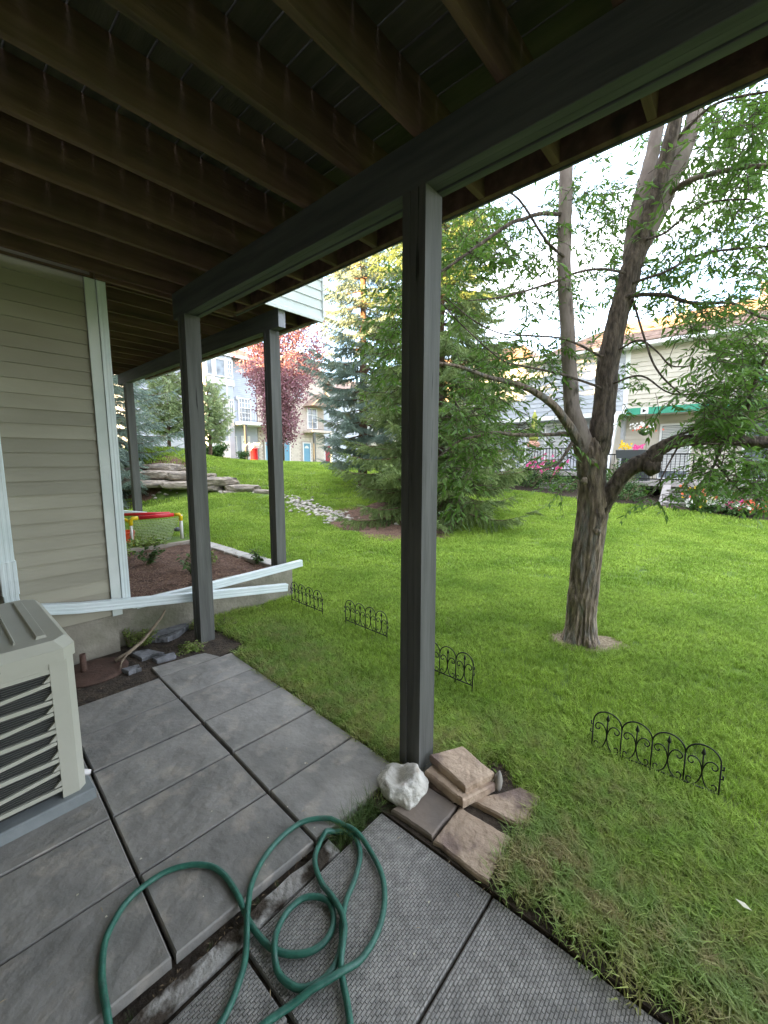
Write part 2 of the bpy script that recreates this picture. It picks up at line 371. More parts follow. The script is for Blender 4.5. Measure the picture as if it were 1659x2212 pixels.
# ------------------------------------------------------------------ patio paving
PR = R_(-2.2); PO = np.array([1.06, 1.36])
PU = np.array([math.cos(PR), math.sin(PR)]); PV = np.array([-math.sin(PR), math.cos(PR)])
patio = thing('patio', (0.5, 1.5, -.03), kind='structure')
def slab_mesh(outl, z0, z1, bev=.006):
    b = MB(); n = len(outl); c = np.mean(outl, 0)
    o = np.array(outl); d = o - c; L = np.linalg.norm(d, axis=1)[:, None]
    inn = c + d * (1 - bev / L)
    vs = [(q[0], q[1], z0) for q in o] + [(q[0], q[1], z1 - bev) for q in o] + [(q[0], q[1], z1) for q in inn]
    fs = [tuple(range(n - 1, -1, -1)), tuple(range(2 * n, 3 * n))]
    for k in range(2):
        fs += [(k * n + i, k * n + (i + 1) % n, (k + 1) * n + (i + 1) % n, (k + 1) * n + i) for i in range(n)]
    return b.add(vs, fs)
cols = [(-2.47, -1.868), (-1.855, -1.25), (-1.236, -.628), (-.612, -.008), (.009, .605)]
for ci, (u0, u1) in enumerate(cols):
    for r in range(7):
        v0 = r * .4155 + .004; v1 = v0 + .4025
        if r >= 5 and ci < 4: continue
        if r >= 5 and not (ci == 4 and r == 5): continue
        dz = random.uniform(-.004, .003); jt = [random.uniform(-.003, .003) for _ in range(4)]
        if ci == 4 and r == 4: pass
        q = [(u0, v0), (u1, v0), (u1, v1), (u0, v1)]
        if ci == 4 and r == 5: q = [(u0, v0 - .0), (u1 - .10, v0), (u1 - .16, v0 + .16), (u1 - .22, v0 + .19), (u0, v0 + .22)]; 
        w = [PO + PU * (a + j) + PV * (b + j) for (a, b), j in zip(q, jt + [0])]
        slab_mesh([tuple(x) for x in w], -.045, dz).build('slab', M['slate'], patio)
# textured pavers on this side of the concrete strip
for X0, X1, Y0, Y1 in ((.635, 1.405, .648, 1.252), (.635, 1.405, .035, .636), (-.145, .620, .36, .955), (-.145, .620, .965, 1.19), (-.145, .620, -.245, .35), (.635, 1.405, -.58, .023), (-.93, -.16, .36, .955), (-.93, -.16, .965, 1.17), (-.145, .62, -.86, -.257), (.635, 1.405, -1.2, -.592), (-.93, -.16, -.25, .35)):
    if (X0, Y1) in ((-.145, 1.19),): Y1 = 1.235
    slab_mesh([(X0, Y0), (X1, Y0), (X1 - .003, Y1), (X0, Y1)], -.075, -.030 + random.uniform(-.003, .002), .005).build('paver', M['woven'], patio)
M['strip'] = mat('crumbling_concrete_strip', (.30, .28, .25), (.44, .42, .38), 14, .95, .8, 40, c3=(.06, .045, .032), s3=9, p3=(.44, .56), world_co=True)
s_ = MB(); xs = np.linspace(-1.0, 1.12, 30)
up = [(x, 1.335 + random.uniform(-.012, .006) - max(0, .5 - x) * .02) for x in xs]; lo_ = [(x, 1.262 + random.uniform(-.003, .004)) for x in xs]
vs = []
for (x, y), (x2, y2) in zip(up, lo_): vs += [(x2, y2, -.05), (x2, y2, -.034 + random.uniform(-.004, .003)), (x, y, -.028 + random.uniform(-.008, .004)), (x, y, -.05)]
fs = [(4 * i + k, 4 * i + k + 1, 4 * i + k + 5, 4 * i + k + 4) for i in range(len(xs) - 1) for k in range(3)]
s_.add(vs, [f[::-1] for f in fs]); s_.build('concrete_strip', M['strip'], patio)

# ------------------------------------------------------------------ our deck overhead
deck = thing('raised_deck', (1.77, 1.3, 0), 'timber deck overhead on grey posts, with brown joists seen from below', 'deck')
BZ0, BZ1, JZ1 = 3.035, 3.262, 3.50
def post(cx, cy, z0, z1, lean=(0, 0), w=.131, par=None, layers=True):
    p = thing('post', (cx, cy, z0)); p.parent = par; p.location = Vector((cx, cy, z0)) - wloc(par)
    # laminated from three plies, joints recessed
    for k in range(3):
        b = MB(); y0 = -w / 2 + k * w / 3 + (.0012 if k else 0); y1 = -w / 2 + (k + 1) * w / 3 - .0012 * (k < 2); n = 9
        sh = (.0, .0035, -.002)[k]
        vs = []
        for i in range(n + 1):
            t = i / n; z = (z1 - z0) * t; ox = lean[0] * t + .0015 * math.sin(t * 9 + k * 2) + sh; oy = lean[1] * t
            for (a, c) in ((-w / 2, y0), (w / 2, y0), (w / 2, y1), (-w / 2, y1)): vs.append((cx + a + ox, cy + c + oy, z0 + z))
        fs = [(3, 2, 1, 0), tuple(4 * n + q for q in range(4))] + [(4 * i + q, 4 * i + (q + 1) % 4, 4 * i + 4 + (q + 1) % 4, 4 * i + 4 + q) for i in range(n) for q in range(4)]
        b.add(vs, fs); b.build('ply', M['post'], p)
    return p
E1 = gy(905, 1655, 1.30)
post(1.765, 1.305, -.04, BZ0, (.0, .0), .137, deck)
post(1.735, 3.905, -.04, BZ0, (.02, 0), .137, deck)
post(1.77, -1.05, -.04, BZ0, (0, 0), .137, deck)
for k in range(3):
    b = MB(); x0 = 1.70 + k * .048
    b.bbox(x0, x0 + .045, -3.4, 4.10, BZ0 + (.0, .004, -.003)[k], BZ1, .003); b.build('beam', M['beam'], deck)
js = [1.72 + .4225 * k for k in range(-12, 6)]
for k, y in enumerate(js):
    b = MB(); b.bbox(-1.16, 2.335, y - .019, y + .019, BZ1 + .002 + random.uniform(0, .003), JZ1, .002); b.build('joist', M['joist'], deck)
b = MB(); b.bbox(-1.16, 2.335, 4.10, 4.138, BZ1, JZ1, .002); b.build('end_joist', M['joist'], deck)
b = MB(); b.bbox(1.115, 2.335, 4.145, 4.183, BZ1 - .03, JZ1, .002); b.build('end_joist', M['joist'], deck)
b = MB(); b.bbox(2.335, 2.372, -3.4, 4.185, BZ1 + .002, JZ1, .002); b.build('rim_joist', M['joist'], deck)
b = MB(); b.bbox(2.374, 2.392, -3.4, 4.185, BZ1 - .004, JZ1 + .06, .002); b.build('fascia', M['beam'], deck)
x = -1.16
while x < 2.36:
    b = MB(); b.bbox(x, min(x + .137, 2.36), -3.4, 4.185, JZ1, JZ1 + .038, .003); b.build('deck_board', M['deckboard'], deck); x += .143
# a white cable hanging between two joists
b = MB(); b.tube([(-.02, 2.30, 3.30), (-.03, 2.36, 3.36), (-.02, 2.45, 3.45), (0, 2.50, 3.49)], .004, 6); b.tube([(-.05, 2.24, 3.25), (-.02, 2.30, 3.30)], .004, 6); b.build('cable', M['spout'], deck)

# ------------------------------------------------------------------ neighbour's deck
nd = thing('neighbour_deck', (2.97, 4.3, .3), "neighbour's higher timber deck with white lapped fascia, on grey posts", 'deck')
NB0, NB1, NJ1 = 3.285, 3.50, 3.735
post(2.985, 4.45, .36, NB0, (0, 0), .135, nd); post(2.975, 9.50, .45, NB0, (0, 0), .135, nd)
for k in range(2):
    b = MB(); x0 = 2.93 + k * .05; b.bbox(x0, x0 + .047, 4.22, 9.95, NB0, NB1, .003); b.build('beam', M['beam'], nd)
b = MB(); b.bbox(2.932, 3.024, 4.214, 4.2185, NB0 + .002, NB1, .001); b.build('beam_end_cap', mat('pale_sawn_end', (.30, .30, .33), (.42, .42, .45), 9, .9, .4), nd)
for k in range(14):
    y = 4.62 + .41 * k; b = MB(); b.bbox(1.12, 3.50, y - .019, y + .019, NB1 + .002, NJ1, .002); b.build('joist', M['joist'], nd)
b = MB(); b.bbox(1.12, 3.50, 4.20, 4.238, NB1 + .002, NJ1, .002); b.build('end_joist', M['joist'], nd)
b = MB(); b.bbox(3.50, 3.538, 4.20, 10.1, NB1 + .002, NJ1, .002); b.build('rim_joist', M['joist'], nd)
x = 1.12
while x < 3.5:
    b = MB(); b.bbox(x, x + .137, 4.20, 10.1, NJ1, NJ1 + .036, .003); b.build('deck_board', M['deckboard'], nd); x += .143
for k in range(7):    # lapped white boards closing the end
    z = NB1 + .0 + k * .115; b = MB()
    b.hexa([(2.0, 4.175, z), (3.56, 4.175, z), (3.56, 4.196, z), (2.0, 4.196, z), (2.0, 4.187, z + .117), (3.56, 4.187, z + .117), (3.56, 4.196, z + .117), (2.0, 4.196, z + .117)])
    b.build('fascia_board', M['trim'], nd)
b = MB(); b.bbox(3.562, 3.582, 4.165, 10.1, NB1 - .006, NJ1 + .6, .003); b.build('corner_trim', M['trim'], nd)
b = MB(); b.bbox(2.0, 3.56, 4.160, 4.173, NB1 - .035, NB1 + .012, .003); b.build('bottom_trim', M['trim'], nd)

# ------------------------------------------------------------------ our house
house = thing('town_house', (0, 4.25, 0), 'beige lap-sided house wall with a pale corner board beside the patio', 'house')
b = MB(); b.box(-2.6, 1.10, 4.262, 5.2, -.4, .37); b.build('foundation', M['concrete'], house)
z = .345; k = 0
while z < 3.23:
    zt = min(z + .1135, 3.245); b = MB()
    b.hexa([(-1.18, 4.231, z), (1.05, 4.231, z), (1.05, 4.262, z), (-1.18, 4.262, z), (-1.18, 4.250, zt), (1.05, 4.250, zt), (1.05, 4.262, zt), (-1.18, 4.262, zt)])
    b.build('siding_board', M['siding'], house); z += .1125; k += 1
b = MB(); b.bbox(1.052, 1.130, 4.215, 4.235, .335, 3.245, .004); b.build('corner_board', M['trim'], house)
b = MB(); b.bbox(1.112, 1.132, 4.2375, 4.40, .335, 3.245, .004); b.build('corner_board', M['trim'], house)
b = MB(); b.box(-9, 1.108, 4.264, 30, .37, 3.9); b.box(-9, -1.185, -14, 4.262, -.2, 3.9); b.build('wall', M['siding'], house)  # run beyond the corner lengthened out of view to shade the ledge
b = MB(); b.box(-9, 1.108, 4.264, 15.5, 3.9, 6.25); b.box(-9, 1.09, 5.601, 15.5, 6.251, 7.15); b.box(-9, 1.09, 15.501, 30, 3.9, 9.3); b.box(-9, -1.185, -14, 4.262, 3.9, 8.6); b.box(-9, 1.10, 4.263, 5.6, 6.251, 8.6)  # unseen upper storeys, section heights chosen for where their shade falls
b.build('unseen_upper_wall', M['siding'], house)
b = MB()
b.add([(-9.5, -14.3, 8.6), (-.8, -14.3, 8.6), (-5, -14.3, 10.8), (-9.5, 5.7, 8.6), (-.8, 5.7, 8.6), (-5, 5.7, 10.8)], [(0, 1, 2), (5, 4, 3), (0, 2, 5, 3), (1, 4, 5, 2), (0, 3, 4, 1)])
b.add([(-9.5, 5.65, 7.15), (1.4, 5.65, 7.15), (-4, 5.65, 7.7), (-9.5, 15.9, 7.15), (1.4, 15.9, 7.15), (-4, 15.9, 7.7)], [(0, 1, 2), (5, 4, 3), (0, 2, 5, 3), (1, 4, 5, 2), (0, 3, 4, 1)])
b.build('roof', M['shingle'], house)  # unseen roofs, ridges stepped to shade the terrace and let sun reach the spruces
b = MB(); b.box(-1.18, 1.10, 4.2, 4.235, 3.25, 3.262); b.build('soffit_strip', M['joist'], house)

# downspouts
def spout(pts, w=.062, h=.088, name='downspout', up=(0, 0, 1), ribs=True):
    b = MB(); P = [np.array(p, float) for p in pts]
    n = len(P); T = []
    for i in range(n):
        d = P[min(i + 1, n - 1)] - P[max(i - 1, 0)]; T.append(d / np.linalg.norm(d))
    side = np.array([0, 1., 0])      # flat face towards the patio
    prof = []
    for a, c in ((-1, -.9), (-.92, -1), (-.55, -1), (-.48, -.95), (-.2, -.95), (-.12, -1), (.12, -1), (.2, -.95), (.48, -.95), (.55, -1), (.92, -1), (1, -.9), (1, .9), (.9, 1), (-.9, 1), (-1, .9)): prof.append((a, c))
    vs = []; m = len(prof)
    for i in range(n):
        s2 = side - T[i] * side.dot(T[i]); s2 /= np.linalg.norm(s2); u = np.cross(s2, T[i])
        for a, c in prof: vs.append(P[i] + u * a * h / 2 + s2 * c * w / 2)
    fs = [tuple(range(m)), tuple((n - 1) * m + k for k in range(m - 1, -1, -1))]
    fs += [(i * m + (k + 1) % m, i * m + k, (i + 1) * m + k, (i + 1) * m + (k + 1) % m) for i in range(n - 1) for k in range(m)]
    b.add(vs, fs); return b
ar = [(1.168 + .09 - .09 * math.cos(t), 4.235, .485 - .09 * math.sin(t)) for t in np.linspace(0, math.pi / 2 * .93, 8)]
t1 = thing('corner_downspout', (1.18, 4.235, .4), 'white downspout on the house corner, bending out low across to the lawn above the other', 'downspout')
spout([(1.168, 4.235, 3.24), (1.168, 4.235, 2.0), (1.168, 4.235, .60)] + ar, .062, .068).build('pipe', M['spout'], t1)
spout([ar[-1], (1.5, 4.232, .395), (2.2, 4.20, .415), (3.13, 4.17, .445)], .066, .080).build('extension', M['spout'], t1)
t2 = thing('wall_downspout', (.44, 4.18, .5), 'white downspout behind the air conditioner with a long outlet low over the stones', 'downspout')
spout([(.385, 4.19, 3.24), (.385, 4.19, .80)]).build('pipe', M['spout'], t2)
spout([(.385, 4.178, .98), (.385, 4.178, .72)], .070, .10).build('coupling', M['spout'], t2)
ar = [(.385 + .10 - .10 * math.cos(t), 4.175, .70 - .13 * math.sin(t)) for t in np.linspace(0, math.pi / 2 * .9, 8)]
spout([(.385, 4.175, .80)] + ar).build('elbow', M['spout'], t2)
spout([ar[-1], (.8, 4.15, .505), (1.6, 4.10, .395), (2.80, 4.03, .235)], .066, .086).build('extension', M['spout'], t2)
for zz in (.95, .76):
    b = MB(); b.lathe((0, 0, 0), [(.004, 0), (.004, .003)], 8); 

# ------------------------------------------------------------------ air conditioner
ac = thing('air_conditioner', (-.02, 2.9, 0), 'taupe outdoor air conditioner with louvred coil guards on a blue-grey pad', 'air conditioner')
AX0, AX1, AY0, AY1, AZ0, AZ1 = -.50, .430, 2.440, 3.36, .068, .835
b = MB(); b.bbox(-.55, .458, 2.405, 3.42, -.03, .062, .006); b.build('pad', M['plasticpad'], ac)
b = MB(); b.box(AX0 + .05, AX1 - .05, AY0 + .04, AY1 - .05, AZ0, AZ1); b.build('coil', M['acdark'], ac)
def chamfer(x0, x1, y0, y1, c): return [(x0 + c, y0), (x1 - c, y0), (x1, y0 + c), (x1, y1 - c), (x1 - c, y1), (x0 + c, y1), (x0, y1 - c), (x0, y0 + c)]
b = MB(); b.poly(chamfer(AX0 - .012, AX1 + .012, AY0 - .014, AY1 + .012, .055), AZ1 - .055, AZ1 + .004); b.build('lid_rim', M['acbody'], ac)
b = MB(); b.poly(chamfer(AX0 - .012, AX1 + .012, AY0 - .014, AY1 + .012, .055), AZ1 + .0045, AZ1 + .045, .07)
for x0, wd in ((.325, .045), (.225, .014), (.165, .010), (.05, .05), (-.08, .02), (-.25, .05)):
    b.hexa([(x0 - wd / 2, AY0 + .09, AZ1 + .044), (x0 + wd / 2, AY0 + .09, AZ1 + .044), (x0 + wd / 2, AY1 - .08, AZ1 + .044), (x0 - wd / 2, AY1 - .08, AZ1 + .044),
            (x0 - wd / 2 + .006, AY0 + .10, AZ1 + .056), (x0 + wd / 2 - .006, AY0 + .10, AZ1 + .056), (x0 + wd / 2 - .006, AY1 - .09, AZ1 + .056), (x0 - wd / 2 + .006, AY1 - .09, AZ1 + .056)])
b.build('lid', M['acbody'], ac)
b = MB()
c = .032
for (x0, y0, sx, sy) in ((AX1, AY0, -1, 1), (AX0, AY0, 1, 1), (AX1, AY1, -1, -1), (AX0, AY1, 1, -1)):
    o = [(x0 + sx * .10, y0), (x0 + sx * c, y0), (x0, y0 + sy * c), (x0, y0 + sy * .11), (x0 + sx * .02, y0 + sy * .11), (x0 + sx * .02, y0 + sy * (c + .01)), (x0 + sx * (c + .01), y0 + sy * .02), (x0 + sx * .10, y0 + sy * .02)]
    b = MB(); b.poly(o if sx * sy < 0 else o[::-1], AZ0 - .005, AZ1 - .056); b.build('corner_panel', M['acbody'], ac)
b = MB(); n = 60
for k in range(n):      # coil fins seen between the bars
    z = AZ0 + .03 + k * (AZ1 - AZ0 - .1) / n; b.box(AX0 + .12, AX1 - .07, AY0 + .022, AY0 + .030, z, z + .004)
tag(b.build('coil_fins', M['acslat'], ac), kind='stuff')
def slotted(y, parent):
    "front guard: alternating level and raking bars leave wedge-shaped slots"
    zt, zb = AZ1 - .10, AZ0 + .045; x0, x1 = AX0 + .10, AX1 - .10; pairs = 4; h = (zt - zb) / pairs
    for k in range(pairs + 1):
        z = zb + k * h; b = MB(); b.beam((x0, y, z), (x1, y, z), .014, .020); b.build('guard_bar', M['acbody'], parent)
    for k in range(pairs):
        z = zb + k * h; b = MB(); b.beam((x0 + .0, y - .001, z + .018), (x1 - .002, y - .001, z + h * .60), .014, .018); b.build('guard_bar', M['acbody'], parent)
        b = MB()    # rounded slot ends
        for zz, s in ((z + .018, 1), (z + h * .60 + .012, 1)):
            b.poly([(x1 - .03, 0), (x1, 0), (x1, .03)], -.007, .007)
            n_ = len(b.v); 
            for q in range(n_ - 6, n_):
                X, Y, Z = b.v[q]; b.v[q] = (X, y + Z, zz + Y)
        b.build('slot_corner', M['acbody'], parent)
    b = MB(); b.beam((x0, y + .001, zt + .055), (x1, y + .001, zt + .055), .012, .10); b.build('guard_header', M['acbody'], parent)
slotted(AY0 + .010, ac)
b = MB(); b.lathe((.15, 0, 0), [(.009, 0), (.009, .004)], 10); b.v = [(x, AY0 - .018 + z, AZ1 - .03 + y) for x, y, z in b.v]; b.build('screw', M['darkgrey'], ac)
b = MB(); b.tube([(AX1 - .02, AY0 + .07, .115), (AX1 + .03, AY0 + .05, .10)], [.02, .012], 8); b.build('drain_nub', M['whiteplastic'], ac)

# ------------------------------------------------------------------ rusty umbrella base
ub = thing('umbrella_base', (.82, 3.98, -.02), 'round rusty iron parasol base with a short tube, against the foundation', 'umbrella base')
b = MB(); b.lathe((.82, 3.98, -.02), [(.25, 0), (.252, .008), (.20, .016), (.10, .024), (.05, .028)], 40); b.build('plate', M['rust'], ub)
b = MB(); b.lathe((.76, 4.0, .004), [(.026, 0), (.024, .02), (.022, .15), (.018, .15), (.017, .03)], 16); b.build('tube', M['rust'], ub)

# ------------------------------------------------------------------ loose stones by the post
def flag(outl, z0, z1, m, label, bev=.008, tilt=None):
    n = len(outl); pts = []
    for i in range(n):      # wobble the outline a little
        a = np.array(outl[i]); c_ = np.array(outl[(i + 1) % n])
        for t in np.linspace(0, 1, 9)[:-1]: pts.append(tuple(a * (1 - t) + c_ * t + (np.random.rand(2) - .5) * (.0045 if t > 0 else .014)))
    a2 = sum(pts[i][0] * pts[(i + 1) % len(pts)][1] - pts[(i + 1) % len(pts)][0] * pts[i][1] for i in range(len(pts)))
    if a2 < 0: pts = pts[::-1]
    b = slab_mesh(pts, z0, z1, bev); 
    if tilt: b.v = [(x, y, z + tilt[0] * (x - tilt[2]) + tilt[1] * (y - tilt[3])) for x, y, z in b.v]
    o = b.build('flagstone', m); return tag(o, label, 'stone', 'flagstones around the post')
M['sanddark'] = mat('grey_brown_sandstone', (.19, .15, .12), (.27, .215, .165), 6, .8, .35, 14, c3=(.13, .11, .10), s3=3, p3=(.5, .7))
flag([(1.425, 1.20), (1.53, 1.19), (1.665, 1.175), (1.665, .965), (1.43, .965)], -.045, .002, M['sanddark'], 'dull grey-brown flagstone lying between the white rock and the tan flagstone')
flag([(1.425, .95), (1.665, .955), (1.68, .675), (1.60, .68), (1.415, .675)], -.045, .000, M['sand'], 'large tan flagstone beside the woven pavers, cracked at its near corner')
flag([(1.735, .925), (1.99, .775), (1.995, .665), (1.755, .665)], -.04, .006, M['sand'], 'pale pink flagstone set apart at the edge of the grass')
flag([(1.68, 1.20), (1.73, 1.165), (1.70, 1.0), (1.675, 1.0)], -.045, -.004, M['sand'], 'narrow sliver of flagstone half under the stack')
flag([(1.70, 1.20), (1.765, 1.19), (1.875, .86), (1.665, .93), (1.665, 1.0)], .004, .052, M['sand'], 'thick lower flagstone of the stack of two')
flag([(1.765, 1.215), (1.945, 1.105), (1.885, .88), (1.705, .945)], .054, .096, M['sand'], 'topmost flagstone of the stack of two beside the post', tilt=(.06, .03, 1.82, 1.03))

def rock(name, c, rx, ry, rz, m, sub=3, amp=.25, freq=1.6, seed=0, flat=0., steps=0, parent=None, rot=0.):
    bm = bmesh.new(); bmesh.ops.create_icosphere(bm, subdivisions=sub, radius=1)
    from mathutils import noise
    for v in bm.verts:
        p = v.co * freq + Vector((seed * 3.1, seed * 1.7, seed))
        d = noise.noise(p) + .5 * noise.noise(p * 2.3)
        q = v.co * (1 + amp * d)
        if steps: q = Vector((math.copysign(abs(q.x) ** .6, q.x), math.copysign(abs(q.y) ** .6, q.y), math.copysign(abs(q.z) ** .55, q.z))); q *= 1 + amp * .5 * noise.noise(Vector((p.x, p.y, p.z * 5)))
        v.co = Vector((q.x * rx, q.y * ry, max(q.z, -flat if flat else -9) * rz))
    rm = Matrix.Rotation(rot, 3, 'Z'); b = MB()
    bm.verts.ensure_lookup_table(); vs = []
    zmin = min(v.co.z for v in bm.verts)
    for v in bm.verts: q = rm @ v.co; vs.append((q.x + c[0], q.y + c[1], q.z - zmin + c[2]))
    b.add(vs, [tuple(v.index for v in f.verts) for f in bm.faces], not steps); bm.free()
    return b.build(name, m, parent)
# the pale rock with its hollow
bm = bmesh.new(); bmesh.ops.create_icosphere(bm, subdivisions=5, radius=1)
from mathutils import noise as mnoise
vs = []
for v in bm.verts:
    q = v.co.copy(); p = q * 1.3 + Vector((4, 2, 7))
    s = 1 + .22 * mnoise.noise(p) + .08 * mnoise.noise(p * 3) + .03 * mnoise.noise(p * 9)
    q = q * s
    e1 = (q - Vector((-.20, -.05, .9))).length
    q.z -= .75 * math.exp(-(e1 / .42) ** 2)
    q.y -= .26 * math.exp(-(((q.x - .05) / .22) ** 2 + ((q.y - 1.0) / .5) ** 2))     # notch at the top edge
    q.x *= 1 + .25 * q.y * .5
    vs.append(q)
zm = min(q.z for q in vs); rm = Matrix.Rotation(R_(-40), 3, 'Z')
b = MB(); out_v = []
for q in vs:
    w = rm @ Vector((q.x * .125, q.y * .138, max(q.z, -.55) * .085 ))
    out_v.append((w.x + 1.57, w.y + 1.245, w.z + .55 * .082 - .022))
b.add(out_v, [tuple(v.index for v in f.verts) for f in bm.faces], True); bm.free()
tag(b.build('rock', M['rockwhite']), 'knobbly white rock with a hollow top, at the foot of the nearest post', 'rock')
tag(rock('pebble', (1.90, .86, -.02), .028, .02, .06, M['pebble'], 2, .2), 'small grey pebble standing against the stacked flagstones', 'stone')

# broken slate pieces by the far post
g2_ = lambda l, z: [tuple(gz(500 / 1.823 + x / 7.561, 2300 / 1.823 + y / 7.561, z)[:2]) for x, y in l]
SL = [(g2_([(290, 872), (480, 880), (655, 872), (830, 800), (1030, 640), (740, 650), (480, 690)], .03), .0, .03, 'larger dark slate step lying below the downspout outlet, in front of the smaller one'),
      (g2_([(490, 645), (720, 590), (940, 545), (880, 470), (600, 505)], .07), .0, .07, 'upper dark slate step against the low concrete wall'),
      ([(1.12, 4.10), (1.26, 4.05), (1.33, 3.86), (1.16, 3.88)], -.02, .008, 'thin broken slate plate between the rusty base and the steps'),
      ([(1.22, 3.84), (1.40, 3.80), (1.38, 3.70), (1.23, 3.73)], -.02, .006, 'small broken slate plate next to the end of the paving'),
      ([(.98, 3.80), (1.10, 3.78), (1.09, 3.70), (1.0, 3.70)], -.02, .012, 'smallest slate chip near the rusty base')]
for o_, z0, z1, lb in SL:
    f_ = flag(o_, z0 - .02, z1, M['coolslate'], lb, .005); f_.name = 'slate_piece'; f_['group'] = 'dark slate pieces near the far post'
for (x, y, s) in ((1.02, 3.74, .012), (1.08, 3.68, .010), (1.15, 3.79, .016), (.96, 3.66, .011)):
    pass
b = MB(); b.tube([(.98, 3.98, .02), (1.08, 3.98, .05), (1.22, 4.05, .09), (1.34, 4.13, .15), (1.45, 4.20, .21), (1.50, 4.225, .27)], [.017, .016, .014, .012, .010, .008], 8, rough=.25)
b.tube([(1.08, 3.98, .05), (1.0, 3.88, .03), (.97, 3.80, .02)], [.010, .007, .004], 6, rough=.2)
tag(b.build('stick', M['stick']), 'dead stick leaning from the soil up to the concrete wall', 'stick')

# ------------------------------------------------------------------ hose
HP = [(110, 1300), (140, 1200), (150, 1104), (126, 950), (120, 850), (135, 720), (180, 620), (240, 530), (330, 450), (430, 390), (540, 362), (630, 370), (690, 410), (740, 480), (790, 570), (840, 650), (910, 720), (990, 748), (1080, 740), (1150, 700), (1190, 640), (1200, 570), (1180, 510), (1130, 485), (1060, 490), (990, 545), (940, 630), (925, 720), (930, 800), (960, 860), (1030, 905), (1100, 895), (1170, 850), (1220, 770), (1240, 680), (1240, 600), (1260, 500), (1300, 400), (1325, 290), (1300, 210), (1240, 183), (1180, 195), (1130, 250), (1113, 320), (1135, 400), (1180, 480), (1230, 560), (1252, 640), (1245, 720), (1235, 800), (1245, 880), (1265, 980), (1280, 1104), (1270, 1230), (1150, 1330), (950, 1300), (830, 1200), (845, 1104), (950, 1020), (1080, 940), (1220, 860), (1330, 770), (1400, 660), (1435, 540), (1435, 420), (1400, 320), (1330, 220), (1240, 160), (1150, 145), (1050, 165), (950, 240), (870, 340), (820, 450), (800, 560), (795, 660), (785, 780), (750, 900), (700, 1020), (650, 1104), (560, 1250), (420, 1400)]
hp = []
for x, y in HP:
    P = gz((300 + x / 1.185) / 1.823, (3100 + y / 1.185) / 1.823, .012); hp.append((P[0], P[1]))
hp = np.array(hp)
def catmull(P, n=8):
    P = np.vstack([2 * P[0] - P[1], P, 2 * P[-1] - P[-2]]); o = []
    for i in range(1, len(P) - 2):
        for t in np.linspace(0, 1, n, endpoint=False):
            a, b_, c_, d = P[i - 1], P[i], P[i + 1], P[i + 2]
            o.append(.5 * ((2 * b_) + (-a + c_) * t + (2 * a - 5 * b_ + 4 * c_ - d) * t * t + (-a + 3 * b_ - 3 * c_ + d) * t ** 3))
    o.append(P[-2]); return np.array(o)
hc = catmull(hp, 7); hr = .0115
def patio_z(x, y): return 0.0 if y > 1.345 else -.028
hzv = np.array([patio_z(x, y) for x, y in hc]); 
hzv = np.convolve(np.pad(hzv, 2, mode='edge'), np.ones(5) / 5, 'valid')
lift = np.zeros(len(hc))
for i in range(len(hc)):
    for j in range(0, i - 12):
        d = np.hypot(*(hc[i] - hc[j]))
        if d < .03: lift[i] = max(lift[i], (lift[j] + hr * 2) if False else hr * 2 * (1 - (d / .03) ** 2) ** .5)
lift = np.convolve(np.pad(lift, 3, mode='edge'), np.array([.5, .8, 1, 1, 1, .8, .5]) / 5.6, 'valid')
hose3 = np.column_stack([hc, hzv + hr + lift + .001])
b = MB(); b.tube(hose3, hr, 10); tag(b.build('garden_hose', M['hose']), 'green garden hose looped loosely over the paving', 'hose')
e = MB(); e.poly([(.2, 3.42), (1.72, 3.46), (2.15, 3.62), (2.5, 4.0), (3.0, 4.36), (1.12, 4.34), (1.10, 4.25), (.2, 4.25)], -.06, -.022); tag(e.build('soil_patch', M['soil']), kind='structure')
e = MB(); e.poly([(1.43, -4), (1.56, -4), (1.54, -2), (1.60, -.5), (1.56, .1), (1.66, .55), (2.08, .62), (2.14, .93), (2.0, 1.22), (1.80, 1.30), (1.80, 2.4), (1.86, 3.4), (1.70, 3.47), (1.66, 1.34), (1.40, 1.345), (1.41, .64)], -.06, -.0235); tag(e.build('soil_patch', M['soil']), kind='structure')

